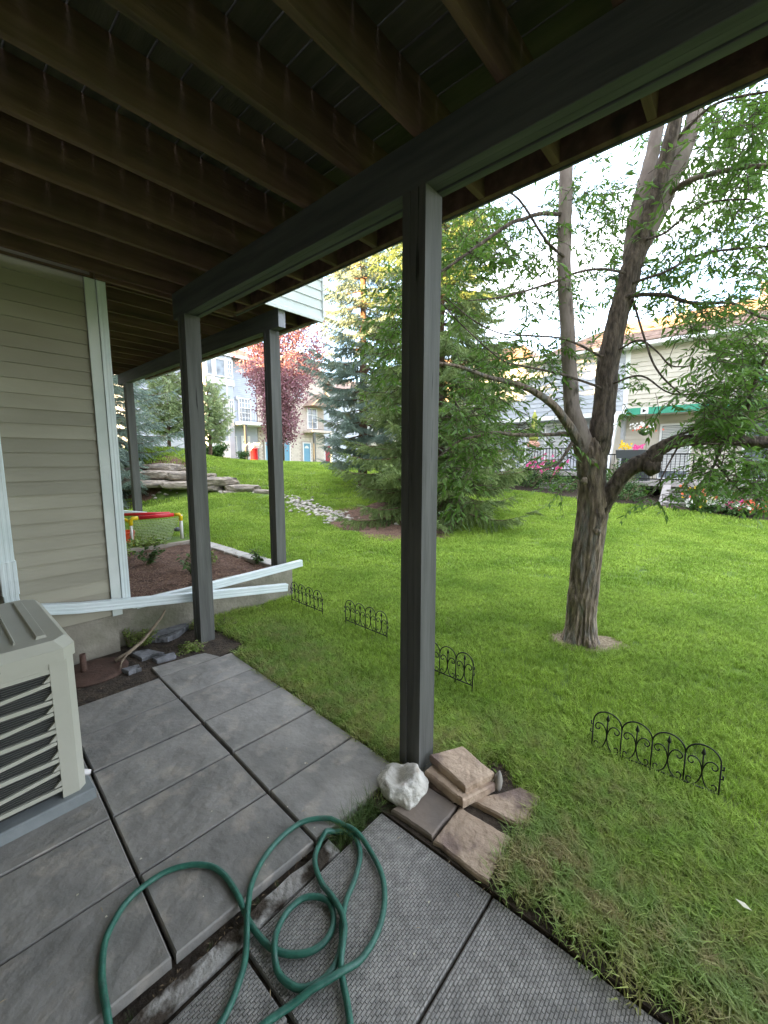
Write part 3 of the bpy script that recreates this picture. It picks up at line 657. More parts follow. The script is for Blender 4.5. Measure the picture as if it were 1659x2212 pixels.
# ------------------------------------------------------------------ wire edging panels
def edging():
    p = thing('edging_panel', (0, 0, 0)); r = .0042; W = .61; n = 4; w = W / n; H = .185
    def arc(cx, cz, ra, a0, a1, k=9): return [(cx + ra * math.cos(t), 0, cz + ra * math.sin(t)) for t in np.linspace(a0, a1, k)]
    for k in range(n + 1):
        b = MB(); b.tube([(k * w, 0, -.10 if k in (0, n) else -.02), (k * w, 0, H - .02)], r, 6); b.build('upright', M['black'], p, local=True)
    for k in range(n):
        x0 = k * w; c = x0 + w / 2
        b = MB(); b.tube(arc(c, H - .02, w / 2, math.pi, 0, 13), r, 6); b.build('arch', M['black'], p, local=True)
        b = MB(); b.tube([(c, 0, .075), (c, 0, H + .005)], r, 6); b.lathe((c, 0, H - .002), [(.003, 0), (.011, .012), (.007, .026), (.001, .046)], 6); b.build('spear', M['black'], p, local=True)
        for s in (-1, 1):
            pts = [(c + s * (.004 + .000), 0, .085)]
            pts += [(c + s * (.006 + .010 * math.sin(t)), 0, .085 + t * .03) for t in (.5, 1.2)]
            pts = [(c + s * q, 0, z) for q, z in ((.0, .09), (.004, .115), (.012, .140), (.026, .158), (.044, .162), (.060, .152), (.064, .134), (.055, .122), (.043, .124), (.040, .135))]
            b = MB(); b.tube(catmull(np.array(pts), 3), r * .85, 5); b.build('scroll', M['black'], p, local=True)
            pts = [(c + s * q, 0, z) for q, z in ((.0, .09), (.004, .065), (.013, .035), (.030, .012), (.050, .008), (.064, .020), (.062, .038), (.050, .042), (.044, .034))]
            b = MB(); b.tube(catmull(np.array(pts), 3), r * .85, 5); b.build('scroll', M['black'], p, local=True)
    b = MB(); b.tube([(0, 0, .005), (W, 0, .005)], r, 6); b.build('bottom_wire', M['black'], p, local=True)
    for z in (.09, .14):
        b = MB(); b.tube([(W, 0, z), (W + .012, 0, z), (W + .012, 0, z + .02)], r, 5); b.tube([(0, 0, z), (-.012, 0, z), (-.012, 0, z + .02)], r, 5); tag(b.build('link_hook', M['black'], p, local=True), kind='stuff')
    return p
ep = edging()
for k, (P, Q, lb) in enumerate((((2.92, 4.10), (2.90, 3.47), 'black wire arched edging panel nearest the downspout outlets'), ((2.91, 3.12), (2.89, 2.50), 'black wire arched edging panel second from the downspouts, left of the nearest post'),
        ((2.66, 2.05), (2.655, 1.45), 'black wire arched edging panel half hidden behind the nearest post'), ((2.60, .58), (2.635, -.04), 'black wire arched edging panel standing alone in the lawn at right'))):
    o = ep if k == 0 else copy_tree(ep)
    P = np.array(P); Q = np.array(Q); d = Q - P
    o.location = (P[0], P[1], .03 - .035 * (k == 3)); o.rotation_euler = (R_(-4 if k == 3 else 2 - k * 2), 0, math.atan2(d[1], d[0]))
    tag(o, lb, 'garden edging', 'wire edging panels along the lawn')

# ------------------------------------------------------------------ raised bed under the neighbour's deck
bed = thing('raised_bed', (2.1, 5.6, 0), 'raised mulch bed behind a low concrete wall with a curb of pale blocks', 'garden bed')
b = MB(); n = 24; xs = np.linspace(1.115, 3.12, n); tp = [.345 + .012 * math.sin(x * 9) + (.05 if x > 2.95 else .02 * (x - 1.1)) for x in xs]
vs = []
for x, z in zip(xs, tp): vs += [(x, 4.36, -.1), (x, 4.352, z - .012), (x, 4.365, z), (x, 4.50, z + .004), (x, 4.51, -.1)]
fs = [(5 * i + k, 5 * i + 5 + k, 5 * i + 6 + k, 5 * i + 1 + k) for i in range(n - 1) for k in range(4)] + [(0, 1, 2, 3, 4), tuple(5 * n - 1 - k for k in range(5))]
b.add(vs, fs); b.build('low_wall', M['concrete'], bed)
xs = np.linspace(1.12, 3.02, 26); ys = np.linspace(4.50, 6.80, 34); vs = []
for y in ys:
    for x in xs: vs.append((x, y, .335 + (y - 4.5) * .02 + .03 * mnoise.noise(Vector((x * 3, y * 3, 1))) + .015 * mnoise.noise(Vector((x * 11, y * 11, 3)))))
fs = [(j * 26 + i, j * 26 + i + 1, j * 26 + i + 27, j * 26 + i + 26) for j in range(33) for i in range(25)]
b = MB(); b.add(vs, fs, True); b.build('mulch', M['mulch'], bed)
# loose chips on the mulch
V_ = []; F_ = []
for k in range(3600):
    x = random.uniform(1.15, 3.0); y = 4.52 + (random.random() ** 1.3) * 2.3; z = .35 + (y - 4.5) * .02 + random.uniform(-.004, .022) + .03 * mnoise.noise(Vector((x * 3, y * 3, 1)))
    a = random.random() * 6.3; L = random.uniform(.010, .028); w = L * .3; c_, s2 = math.cos(a), math.sin(a); t = random.uniform(-.4, .4)
    n0 = len(V_); V_ += [(x + c_ * L, y + s2 * L, z + t * L), (x - s2 * w, y + c_ * w, z + .003), (x - c_ * L, y - s2 * L, z - t * L), (x + s2 * w, y - c_ * w, z + .002)]; F_.append((n0, n0 + 1, n0 + 2, n0 + 3))
M['chips'] = mat('bark_chips', (.12, .065, .04), (.34, .21, .14), 40, .9, world_co=True)
tag(mesh_np('mulch_chips', V_, F_, M['chips'], bed), kind='stuff')
M['block'] = mat('pale_concrete_block', (.44, .42, .38), (.56, .53, .48), 9, .9, .4, 40, vary=.08)
for k in range(6):
    y = 4.52 + k * .40; b = MB(); z = .385 + (y - 4.5) * .02; dx = random.uniform(-.02, .02)
    b.bbox(3.00 - .07 + dx - k * .012, 3.12 + dx - k * .012, y, y + .385, .05, z, .008); b.build('block', M['block'], bed)
b = MB(); b.bbox(1.4, 3.0, 6.78, 6.87, .25, .43, .006); b.build('timber_edge', M['timber'], bed)

def plant(name, c, h, r, nst, mt, stem, leaf, label, cat, group=None, leaves=10, stuff=False, tip=None, seed=0):
    "stems arching out of one foot, each with leaves along it"
    rs = random.Random(seed or (c[0] * 131 + c[1] * 17)); root = thing(name, c, label, cat, group)
    sb = MB(); LV, LF, TV, TF = [], [], [], []
    for k in range(nst):
        a = rs.random() * 6.28; R = r * rs.random() ** .6; hh = h * rs.uniform(.55, 1); P = []
        for t in np.linspace(0, 1, 5): P.append((c[0] + math.cos(a) * R * t ** 1.3, c[1] + math.sin(a) * R * t ** 1.3, c[2] - .02 + hh * t - .3 * R * t * t))
        sb.tube(P, np.linspace(.004, .0015, 5) * max(1, h * 1.6), 4, smooth=True)
        P = np.array(P)
        for q in range(leaves):
            t = rs.uniform(.2, 1); i = min(int(t * 4), 3); p = P[i] + (P[i + 1] - P[i]) * (t * 4 - i)
            d = np.array([rs.gauss(0, 1), rs.gauss(0, 1), rs.gauss(.1, .5)]); d /= np.linalg.norm(d)
            u = np.cross(d, [rs.gauss(0, .5), rs.gauss(0, .5), 1]); u /= np.linalg.norm(u) + 1e-9; L = leaf * rs.uniform(.6, 1.2)
            n0 = len(LV); m_ = p + d * L * .5; LV += [p, m_ + u * L * .28, p + d * L - np.array([0, 0, L * .2]), m_ - u * L * .28]; LF.append((n0, n0 + 1, n0 + 2, n0 + 3))
        if tip and rs.random() < tip[1]:
            for q in range(7):
                d = np.array([rs.gauss(0, 1), rs.gauss(0, 1), rs.gauss(.4, .7)]); d /= np.linalg.norm(d); u = np.cross(d, [0, 0.3, 1]); u /= np.linalg.norm(u) + 1e-9
                L = tip[2]; p = P[-1] + d * L * .3; n0 = len(TV); TV += [p, p + d * L * .6 + u * L * .45, p + d * L, p + d * L * .6 - u * L * .45]; TF.append((n0, n0 + 1, n0 + 2, n0 + 3))
    sb.build('stems', stem, root)
    tag(mesh_np('leaves', LV, LF, mt, root), kind='stuff')
    if TF: tag(mesh_np('blossoms', TV, TF, tip[0], root), kind='stuff')
    return root
bz = lambda y: .345 + (y - 4.5) * .02
for x, y, h, r, n_, lb in ((1.72, 6.45, .34, .34, 30, 'leafy green plant in front of the toy goal, left one'), (2.25, 6.9, .26, .34, 26, 'low leafy plant growing under the goal net'), (2.15, 5.05, .30, .20, 12, 'straggly brownish shrub beside the far post in the bed'),
      (1.95, 5.9, .28, .22, 12, 'sparse shrub in the middle of the mulch bed'), (2.5, 5.35, .22, .16, 10, 'small pale green weed in the mulch near the blocks'), (1.35, 6.2, .16, .25, 12, 'low plant against the house corner in the bed'), (2.95, 4.9, .25, .1, 7, 'wispy grass clump beside the pale blocks')):
    plant('bed_plant', (x, y, bz(y)), h, r, n_, M['weed'] if n_ > 14 or n_ == 10 else M['shrub'], M['stick'], .065, lb, 'plant', 'plants in the raised bed', 14)
for x, y, h, r, n_, lb in ((1.28, 4.22, .20, .15, 70, 'bright moss-like weeds filling the corner by the foundation'), (1.55, 3.78, .10, .16, 50, 'low weeds at the foot of the far post'), (2.02, 4.08, .12, .22, 60, 'yellow-green weeds beyond the far post under the downspout'), (1.82, 4.25, .14, .12, 22, 'weeds between the slate step and the far post'), (1.18, 4.27, .22, .08, 20, 'taller weeds against the foundation corner'), (2.45, 4.22, .10, .25, 26, 'creeping weeds along the low concrete wall'),
      (1.92, 1.25, .07, .12, 26, 'small weeds behind the stacked flagstones'), (2.05, 1.02, .06, .08, 14, 'small broad-leafed weed by the bare soil patch')):
    plant('weed_patch', (x, y, -.02), h, r, n_, M['weed'], M['stick'], .022, lb, 'weeds', 'weeds around the paving', 22)

# toy goal, bucket, gutter piece beyond the bed
goal = thing('toy_goal', (2.2, 7.6, .5), 'toy goal with red crossbar, yellow corners and white net posts', 'toy goal')
def g_(px, py, h): return gd(px, py, h)
GL = gd(282, 1122, 6.5); GRt = gd(390, 1112, 6.9); 
def drop(P, z): return (P[0], P[1], z)
gz0 = .36
b = MB(); b.tube([tuple(GL), drop(GL, gz0)], .020, 10); b.build('goal_post', M['whiteplastic'], goal)
b = MB(); b.tube([tuple(GRt), drop(GRt, gz0 + .05)], .028, 10); b.build('goal_post', M['whiteplastic'], goal)
dx = (GRt - GL); t0, t1_ = .16, .86
b = MB(); b.tube([tuple(GL + dx * t0 + [0, 0, .012]), tuple(GL + dx * t1_ + [0, 0, .012])], .033, 10); b.build('crossbar', M['red'], goal)
back = np.array([-.10, .35, .045]); b = MB(); b.tube([tuple(GL + dx * t0 + back), tuple(GL + dx * .93 + back * .5)], .026, 8); b.build('crossbar', M['red'], goal)
for A, Bp in ((GL, GL + dx * t0), (GRt, GL + dx * t1_)):
    b = MB(); b.tube([tuple(A - [0, 0, .10]), tuple(A - [0, 0, .02]), tuple(A + (Bp - A) * .2 + [0, 0, .010]), tuple(A + (Bp - A) * .9 + [0, 0, .012])], .030, 10); b.build('corner_joint', M['yellow'], goal)
b = MB(); b.tube([tuple(GL - [0, 0, .05]), tuple(GL + back)], .024, 8); b.build('corner_joint', M['yellow'], goal)
b = MB(); b.tube([drop(GL, gz0 + .02), drop(GL, gz0 + .10)], .03, 8); b.build('foot_joint', M['yellow'], goal)
b = MB(); M['net'] = mat('white_net', (.6, .62, .5), None)
A0 = GL + dx * .06 + [0, 0, -.03]; B0 = GRt - dx * .04 + [0, 0, -.05]; dn = np.array([-.05, .30, -.42])
for k in range(15):
    t = k / 14; P = A0 + dn * t; Q = B0 + dn * t; mid = (P + Q) / 2 - np.array([0, 0, .03 * (1 - t)]); b.tube([tuple(P), tuple(mid), tuple(Q)], .0032, 3)
for k in range(30):
    t = k / 29; P = A0 + (B0 - A0) * t; b.tube([tuple(P), tuple(P + dn * .5 - [0, 0, .02]), tuple(P + dn)], .0022, 3)
tag(b.build('net', M['net'], goal), kind='stuff')
bk = thing('bucket', tuple(gd(271, 1190, 6.7)), 'orange plastic bucket half hidden by the house corner', 'bucket')
bc = tuple(gd(271, 1190, 6.7)); b = MB(); b.lathe(bc, [(.12, 0), (.15, .30), (.158, .30), (.158, .33), (.148, .33), (.14, .30), (.11, .02)], 24); b.build('shell', M['orange'], bk)
b = MB(); b.tube([(bc[0] + .157 * math.cos(a), bc[1] - .06 * math.sin(a) - .02, bc[2] + .31 - .14 * math.sin(a)) for a in np.linspace(0, math.pi, 10)], .004, 5); b.build('handle', M['whiteplastic'], bk)
P = gd(240, 1104, 8.2); Q = gd(316, 1110, 8.35)
b = MB(); b.beam(P, Q, .09, .07); tag(b.build('gutter_outlet', M['spout']), 'white downspout outlet lying by the farthest post', 'downspout')
P = gd(384, 1160, 7.1)
tag(rock('black_ball', (P[0], P[1], .50), .06, .04, .04, M['darkgrey'], 2, .15), 'small black lump on the timber edge beside the goal', 'toy')

# ------------------------------------------------------------------ ledge rocks, pebbles
LR = [  # px centre, py bottom, half width px, height px, distance
    (338, 1052, 55, 17, 15.0), (400, 1055, 48, 17, 14.6), (342, 1034, 46, 19, 15.3), (402, 1037, 44, 20, 14.9), (360, 1018, 40, 17, 15.7), (300, 1060, 30, 34, 15.3), (412, 1020, 20, 12, 15.2),
    (262, 1060, 26, 20, 15.6), (265, 1042, 28, 18, 15.9), (275, 1024, 30, 16, 16.2), (318, 1012, 18, 10, 16.0), (455, 1030, 14, 9, 14.6), (480, 1049, 38, 20, 14.0), (455, 1060, 30, 15, 14.0), (525, 1061, 40, 16, 13.5), (566, 1066, 20, 11, 13.0), (500, 1066, 22, 8, 13.4)]
tx = ['broad', 'cracked', 'flat', 'thick', 'thin', 'rounded grey', 'small', 'dark', 'shaded', 'ragged', 'upper', 'wedge-shaped', 'pale topped', 'lower', 'long low', 'end', 'sunken']
wh = ['lowest at left behind the far post', 'lowest, just left of the second post', 'middle row at left', 'middle row by the second post', 'topmost slab behind the far post', 'boulder under the spruce', 'on top by the second post', 'at the far left foot', 'at the far left middle', 'at the far left top', 'small top one by the spruce tip', 'behind the second post on the right', 'highest right of the second post', 'under the pale one right of the second post', 'second from the right end', 'at the right end of the ledge', 'half buried in front']
for k, (px, py, hw, hh, d) in enumerate(LR):
    P = gd(px, py, d); s = d / 885. * 1.0
    o = rock('ledge_rock', (P[0], P[1], P[2] - .03), hw * s * .93, hw * s * .5, hh * s * .50, M['limestone'], 3, .26, 1.5, k + 3, steps=1, rot=R_(-48.6 + random.uniform(-12, 12)))
    tag(o, f'{tx[k]} layered rock of the ledge, {wh[k]}', 'rock', 'layered rocks of the ledge')
pb = MB(); pebs = []
M['peb'] = M['pebble']
rs = random.Random(3)
def pebbles(n, fpos, smin, smax, root):
    base = []
    for v in range(4):
        bm = bmesh.new(); bmesh.ops.create_icosphere(bm, subdivisions=1, radius=1)
        for w in bm.verts: w.co *= 1 + .25 * rs.uniform(-1, 1)
        for f in bm.faces: f.smooth = True
        me = bpy.data.meshes.new('pebble'); bm.to_mesh(me); bm.free(); me.materials.append(M['pebble']); base.append(me)
    for k in range(n):
        x, y = fpos(); z = h1(x, y) - .02; s = rs.uniform(smin, smax)
        o = bpy.data.objects.new('pebble', base[k % 4]); COL.objects.link(o); o.parent = root
        o.location = Vector((x, y, z + s * .25)) - Vector(root.location); o.scale = (s * rs.uniform(1, 1.5), s, s * .6); o.rotation_euler = (rs.uniform(-.3, .3), rs.uniform(-.3, .3), rs.random() * 6)
c0 = gt(685, 1095)
swale = thing('pebble_swale', tuple(c0), 'strip of pale river pebbles lying across the dip in the lawn', 'pebbles')
A_ = gt(628, 1073); B_ = gt(735, 1112); C_ = gt(700, 1100)
def fp():
    t = rs.random() ** .8; P = A_ + (B_ - A_) * t; w = .2 + .85 * math.sin(math.pi * min(1, t * .9 + .1))
    return P[0] + rs.gauss(0, .35) * w - .2, P[1] + rs.gauss(0, .6) * w - .35 * t
pebbles(230, fp, .035, .075, swale)
def fp2():
    t = rs.random(); a, c_ = ((gt(795, 1120), gt(860, 1135)), (gt(700, 1128), gt(735, 1120)), (gt(330, 1065), gt(600, 1070)))[rs.choice((0, 0, 1, 2, 2, 2))]
    P = a + (c_ - a) * t; return P[0] + rs.gauss(0, .12), P[1] + rs.gauss(0, .12)
pe = thing('pebble_scatter', tuple(gt(600, 1072)), 'scattered pale pebbles at the foot of the ledge and the spruce mulch', 'pebbles')
pebbles(46, fp2, .04, .08, pe)

# mulch rings
P = gt(855, 1118); blob('mulch_ring', P[0] + .15, P[1] + .1, 2.1, 1.9, M['mulch'], lift=.03, n=48, rings=12)
MULCH1 = (P[0] + .15, P[1] + .1, 2.0)
P = gt(745, 1012); MULCH3 = (P[0], P[1], .6)
blob('mulch_patch', 4.20, 1.06, .40, .24, mat('wood_chip_litter', (.16, .12, .07), (.30, .24, .15), 40, .9, .6, 60, world_co=True), rot=R_(120), lift=.014)
P = gt(300, 1055); blob('mulch_patch', P[0] - .3, P[1] + .3, 2.6, .9, M['mulch'], rot=R_(-30), lift=.03)
MULCH4 = (P[0], P[1], 1.0)

# ------------------------------------------------------------------ the multi-stemmed ash in the lawn
def PT(l): return np.array([gd(*q) for q in l])
HB = 3.83
ash = thing('ash_tree', (4.17, 1.08, -.03), 'leafy ash tree with rough forked trunk and pale stems, standing in the lawn', 'tree')
def limb(name, pts, wpx, m, seg=14, rough=.16, sub=6, parent=ash, end=True):
    P = PT(pts); w = np.array([q / 885. * d[2] / 2 for q, d in zip(wpx, pts)])
    Pc = catmull(P, sub); wi = np.interp(np.linspace(0, 1, len(Pc)), np.linspace(0, 1, len(w)), w)
    Pc = Pc + (np.random.rand(*Pc.shape) - .5) * wi[:, None] * .10
    b = MB(); b.tube(Pc, wi, seg, rough=rough); b.build(name, m, parent); return Pc, wi
# trunk with ridged bark modelled in
tp_ = [(1252, 1400, 3.85), (1253, 1375, HB), (1257, 1310, HB), (1262, 1250, HB), (1270, 1180, HB), (1279, 1114, HB), (1280, 1060, HB), (1277, 1015, HB), (1276, 975, HB), (1276, 948, HB), (1277, 930, HB)]
tw_ = [76, 66, 61, 60, 60, 61, 55, 54, 56, 44, 8]
P = PT(tp_); w = np.array([a * HB / 885 / 2 * 1.02 for a in tw_]); Pc = catmull(P, 14); wi = np.interp(np.linspace(0, 1, len(Pc)), np.linspace(0, 1, len(w)), w)
seg = 72; vs = []
for i in range(len(Pc)):
    for k in range(seg):
        a = 2 * math.pi * k / seg
        nz = mnoise.noise(Vector((math.cos(a) * 5.5, math.sin(a) * 5.5, Pc[i][2] * 3.4))) ; n2 = mnoise.noise(Vector((math.cos(a) * 13, math.sin(a) * 13, Pc[i][2] * 6)))
        rdg = 1 + .13 * (1 - abs(nz) * 4) * .6 + .05 * n2 + .04 * math.sin(a * 3 + Pc[i][2])
        if Pc[i][2] < .12: rdg += (.12 - Pc[i][2]) * 2.0 * (.6 + .4 * math.sin(a * 5))
        vs.append((Pc[i][0] + wi[i] * .95 * rdg * math.cos(a), Pc[i][1] + wi[i] * .95 * rdg * math.sin(a), Pc[i][2]))
b = MB(); fs = [(i * seg + k, i * seg + (k + 1) % seg, (i + 1) * seg + (k + 1) % seg, (i + 1) * seg + k) for i in range(len(Pc) - 1) for k in range(seg)]
fs += [tuple(range(seg - 1, -1, -1)), tuple((len(Pc) - 1) * seg + k for k in range(seg))]
b.add(vs, fs, True); b.build('trunk', M['bark'], ash)
limbs = []
limbs.append(limb('stem', [(1272, 1015, HB), (1262, 970, HB), (1248, 925, 3.8), (1235, 878, 3.78), (1229, 784, 3.78), (1224, 690, 3.78), (1218, 596, 3.8), (1219, 500, 3.82), (1222, 364, 3.86), (1224, 150, 3.95), (1228, -150, 4.05)], [34, 44, 38, 31, 29, 28, 26, 26, 25, 22, 18], M['barkpale'], rough=.10))
limbs.append(limb('stem', [(1284, 1015, HB), (1290, 970, HB), (1298, 920, 3.8), (1304, 878, 3.8), (1313, 784, 3.78), (1333, 690, 3.75), (1358, 600, 3.72), (1375, 545, 3.70), (1390, 500, 3.70)], [36, 48, 46, 42, 41, 39, 38, 38, 40], M['barkdark'], rough=.22))
limbs.append(limb('stem', [(1380, 530, 3.70), (1402, 455, 3.68), (1422, 401, 3.66), (1449, 300, 3.62), (1475, 180, 3.6), (1500, 20, 3.6)], [34, 30, 29, 27, 22, 16], M['barkdark'], rough=.22))
limbs.append(limb('stem', [(1362, 560, 3.80), (1370, 486, 3.82), (1391, 401, 3.85), (1412, 317, 3.88), (1432, 200, 3.95), (1450, 40, 4.0)], [30, 28, 27, 24, 21, 16], M['barkpale'], rough=.10))
limbs.append(limb('stem', [(1375, 555, 3.72), (1402, 496, 3.74), (1430, 440, 3.75), (1452, 385, 3.76), (1486, 300, 3.78), (1503, 242, 3.8), (1530, 100, 3.85)], [32, 33, 33, 32, 30, 25, 20], M['barkpale'], rough=.10))
limbs.append(limb('bough', [(1285, 1125, HB), (1311, 1080, 3.78), (1343, 1030, 3.7), (1372, 1006, 3.64), (1391, 1000, 3.6), (1410, 990, 3.56), (1420, 975, 3.54), (1457, 956, 3.48), (1532, 949, 3.38), (1589, 951, 3.3), (1655, 956, 3.2), (1760, 950, 3.1), (1900, 900, 3.0)], [40, 35, 33, 34, 38, 40, 33, 28, 26, 26, 28, 24, 16], M['barkdark'], rough=.26))
b = MB(); kc = gd(1408, 1012, 3.55)
tag(rock('burl', (kc[0], kc[1], kc[2] - .07), .08, .07, .075, M['barkdark'], 3, .3, 2, 5, parent=ash), None)
for px, py in ((1282, 1000), (1262, 1040), (1290, 1150)):
    P = gd(px, py, HB - .12); rock('knot', (P[0], P[1], P[2] - .03), .03, .03, .035, M['bark'], 2, .3, 2, px, parent=ash)
BR = [([(1258, 985, 3.82), (1245, 948, 3.76), (1226, 916, 3.72), (1197, 878, 3.66), (1160, 850, 3.6), (1113, 829, 3.55), (1056, 815, 3.5), (995, 793, 3.42), (948, 784, 3.35), (880, 775, 3.3)], [26, 22, 19, 16, 14, 12, 9, 7, 6, 4]),
      ([(1245, 948, 3.8), (1228, 937, 3.76), (1179, 939, 3.7), (1122, 939, 3.6), (1066, 935, 3.5), (1033, 942, 3.46), (991, 953, 3.42), (948, 986, 3.4), (900, 1020, 3.4)], [12, 10, 8, 8, 7, 6, 5, 4, 3]),
      ([(1240, 950, 3.78), (1217, 986, 3.66), (1202, 1003, 3.6), (1174, 1012, 3.55), (1140, 1015, 3.5)], [9, 6, 5, 4, 3]),
      ([(1310, 770, 3.75), (1292, 767, 3.7), (1254, 746, 3.65), (1207, 730, 3.6), (1141, 725, 3.5), (1080, 720, 3.45), (1020, 690, 3.4), (960, 640, 3.35)], [6, 5, 5, 4, 4, 3, 3, 2]),
      ([(1300, 840, 3.75), (1283, 832, 3.7), (1207, 807, 3.6), (1132, 791, 3.5), (1080, 775, 3.45), (995, 699, 3.4), (950, 650, 3.4)], [6, 5, 5, 4, 3, 3, 2]),
      ([(1222, 466, 3.82), (1209, 463, 3.8), (1165, 462, 3.7), (1131, 473, 3.65), (1097, 486, 3.6), (1009, 548, 3.5), (948, 589, 3.45), (900, 600, 3.4)], [9, 8, 8, 8, 8, 6, 5, 3]),
      ([(1360, 590, 3.7), (1341, 588, 3.65), (1300, 581, 3.6), (1249, 588, 3.55), (1198, 608, 3.5), (1097, 639, 3.4), (1010, 650, 3.35)], [5, 5, 5, 5, 5, 4, 2]),
      ([(1340, 650, 3.7), (1361, 639, 3.65), (1436, 637, 3.55), (1480, 652, 3.5), (1520, 656, 3.45), (1581, 655, 3.4), (1630, 680, 3.35), (1700, 700, 3.3)], [9, 9, 8, 8, 7, 6, 5, 4]),
      ([(1355, 620, 3.7), (1375, 608, 3.62), (1436, 588, 3.5), (1486, 561, 3.45), (1537, 544, 3.4), (1659, 532, 3.2), (1750, 520, 3.1)], [7, 6, 6, 5, 5, 4, 3]),
      ([(1385, 525, 3.66), (1399, 517, 3.6), (1436, 503, 3.5), (1486, 463, 3.4), (1537, 436, 3.35), (1620, 430, 3.2)], [6, 5, 5, 4, 4, 3]),
      ([(1440, 425, 3.72), (1459, 408, 3.66), (1503, 385, 3.5), (1588, 364, 3.35), (1659, 357, 3.2), (1760, 340, 3.1)], [14, 12, 11, 10, 9, 6]),
      ([(1455, 310, 3.7), (1470, 293, 3.6), (1520, 242, 3.5), (1571, 215, 3.4), (1659, 198, 3.3), (1740, 190, 3.2)], [7, 6, 5, 5, 4, 3]),
      ([(1225, 560, 3.8), (1180, 520, 3.6), (1120, 430, 3.5), (1060, 400, 3.4), (1000, 380, 3.4)], [6, 5, 4, 3, 2]),
      ([(1365, 640, 3.7), (1395, 740, 3.55), (1420, 800, 3.5), (1470, 850, 3.45), (1530, 880, 3.4)], [5, 4, 4, 3, 2]),
      ([(1330, 760, 3.72), (1380, 735, 3.6), (1420, 760, 3.5), (1450, 790, 3.45), (1500, 790, 3.4)], [4, 4, 3, 3, 2]),
      ([(1320, 830, 3.72), (1385, 812, 3.6), (1450, 850, 3.5), (1550, 850, 3.4), (1640, 870, 3.3)], [4, 4, 3, 3, 2]),
      ([(1400, 985, 3.58), (1425, 958, 3.55), (1480, 935, 3.5), (1560, 905, 3.4), (1659, 880, 3.3), (1740, 850, 3.2)], [8, 7, 6, 5, 5, 3]),
      ([(1560, 955, 3.35), (1545, 1000, 3.35), (1525, 1040, 3.35), (1540, 1060, 3.3)], [7, 5, 4, 3]),
      ([(1545, 1000, 3.35), (1600, 1060, 3.3), (1660, 1090, 3.2)], [4, 3, 2]),
      ([(1470, 955, 3.48), (1440, 1010, 3.45), (1420, 1050, 3.4), (1400, 1070, 3.4), (1370, 1078, 3.4)], [4, 3, 3, 2, 2]),
      ([(1600, 955, 3.3), (1620, 860, 3.2), (1650, 780, 3.1), (1700, 700, 3.0)], [9, 7, 6, 4])]
for p_, w_ in BR: limbs.append(limb('branch', p_, w_, M['barkdark'] if w_[0] < 10 else M['bark'], 8, .12, 5))
# twigs and leaves
LVs, LFs = [], []; tw = MB(); rs = random.Random(11)
def leafspray(p, d, L, nl, lsz):
    d = d / (np.linalg.norm(d) + 1e-9)
    n_ = 5; pts = [p + d * L * t + np.array([0, 0, -.25 * L * t * t]) for t in np.linspace(0, 1, n_)]
    tw.tube(pts, np.linspace(.0035, .0012, n_), 3, cap=False)
    for k in range(nl):
        t = .25 + .75 * (k // 2 + 1) / (nl / 2 + 1); i = min(int(t * 4), 3); q = pts[i] + (pts[i + 1] - pts[i]) * (t * 4 - i)
        s = 1 if k % 2 else -1
        side = np.cross(d, [rs.gauss(0, .4), rs.gauss(0, .4), 1]); side /= np.linalg.norm(side) + 1e-9
        e = d * rs.uniform(.3, .9) + side * s * rs.uniform(.5, 1) + np.array([0, 0, rs.uniform(-.7, .15)]); e /= np.linalg.norm(e)
        u = np.cross(e, [rs.gauss(0, .6), rs.gauss(0, .6), 1]); u /= np.linalg.norm(u) + 1e-9; ll = lsz * rs.uniform(.6, 1.15)
        n0 = len(LVs); b1 = q + e * ll * .35; LVs.extend([q, b1 + u * ll * .15, q + e * ll + np.array([0, 0, -.12 * ll]), b1 - u * ll * .15]); LFs.append((n0, n0 + 1, n0 + 2, n0 + 3))
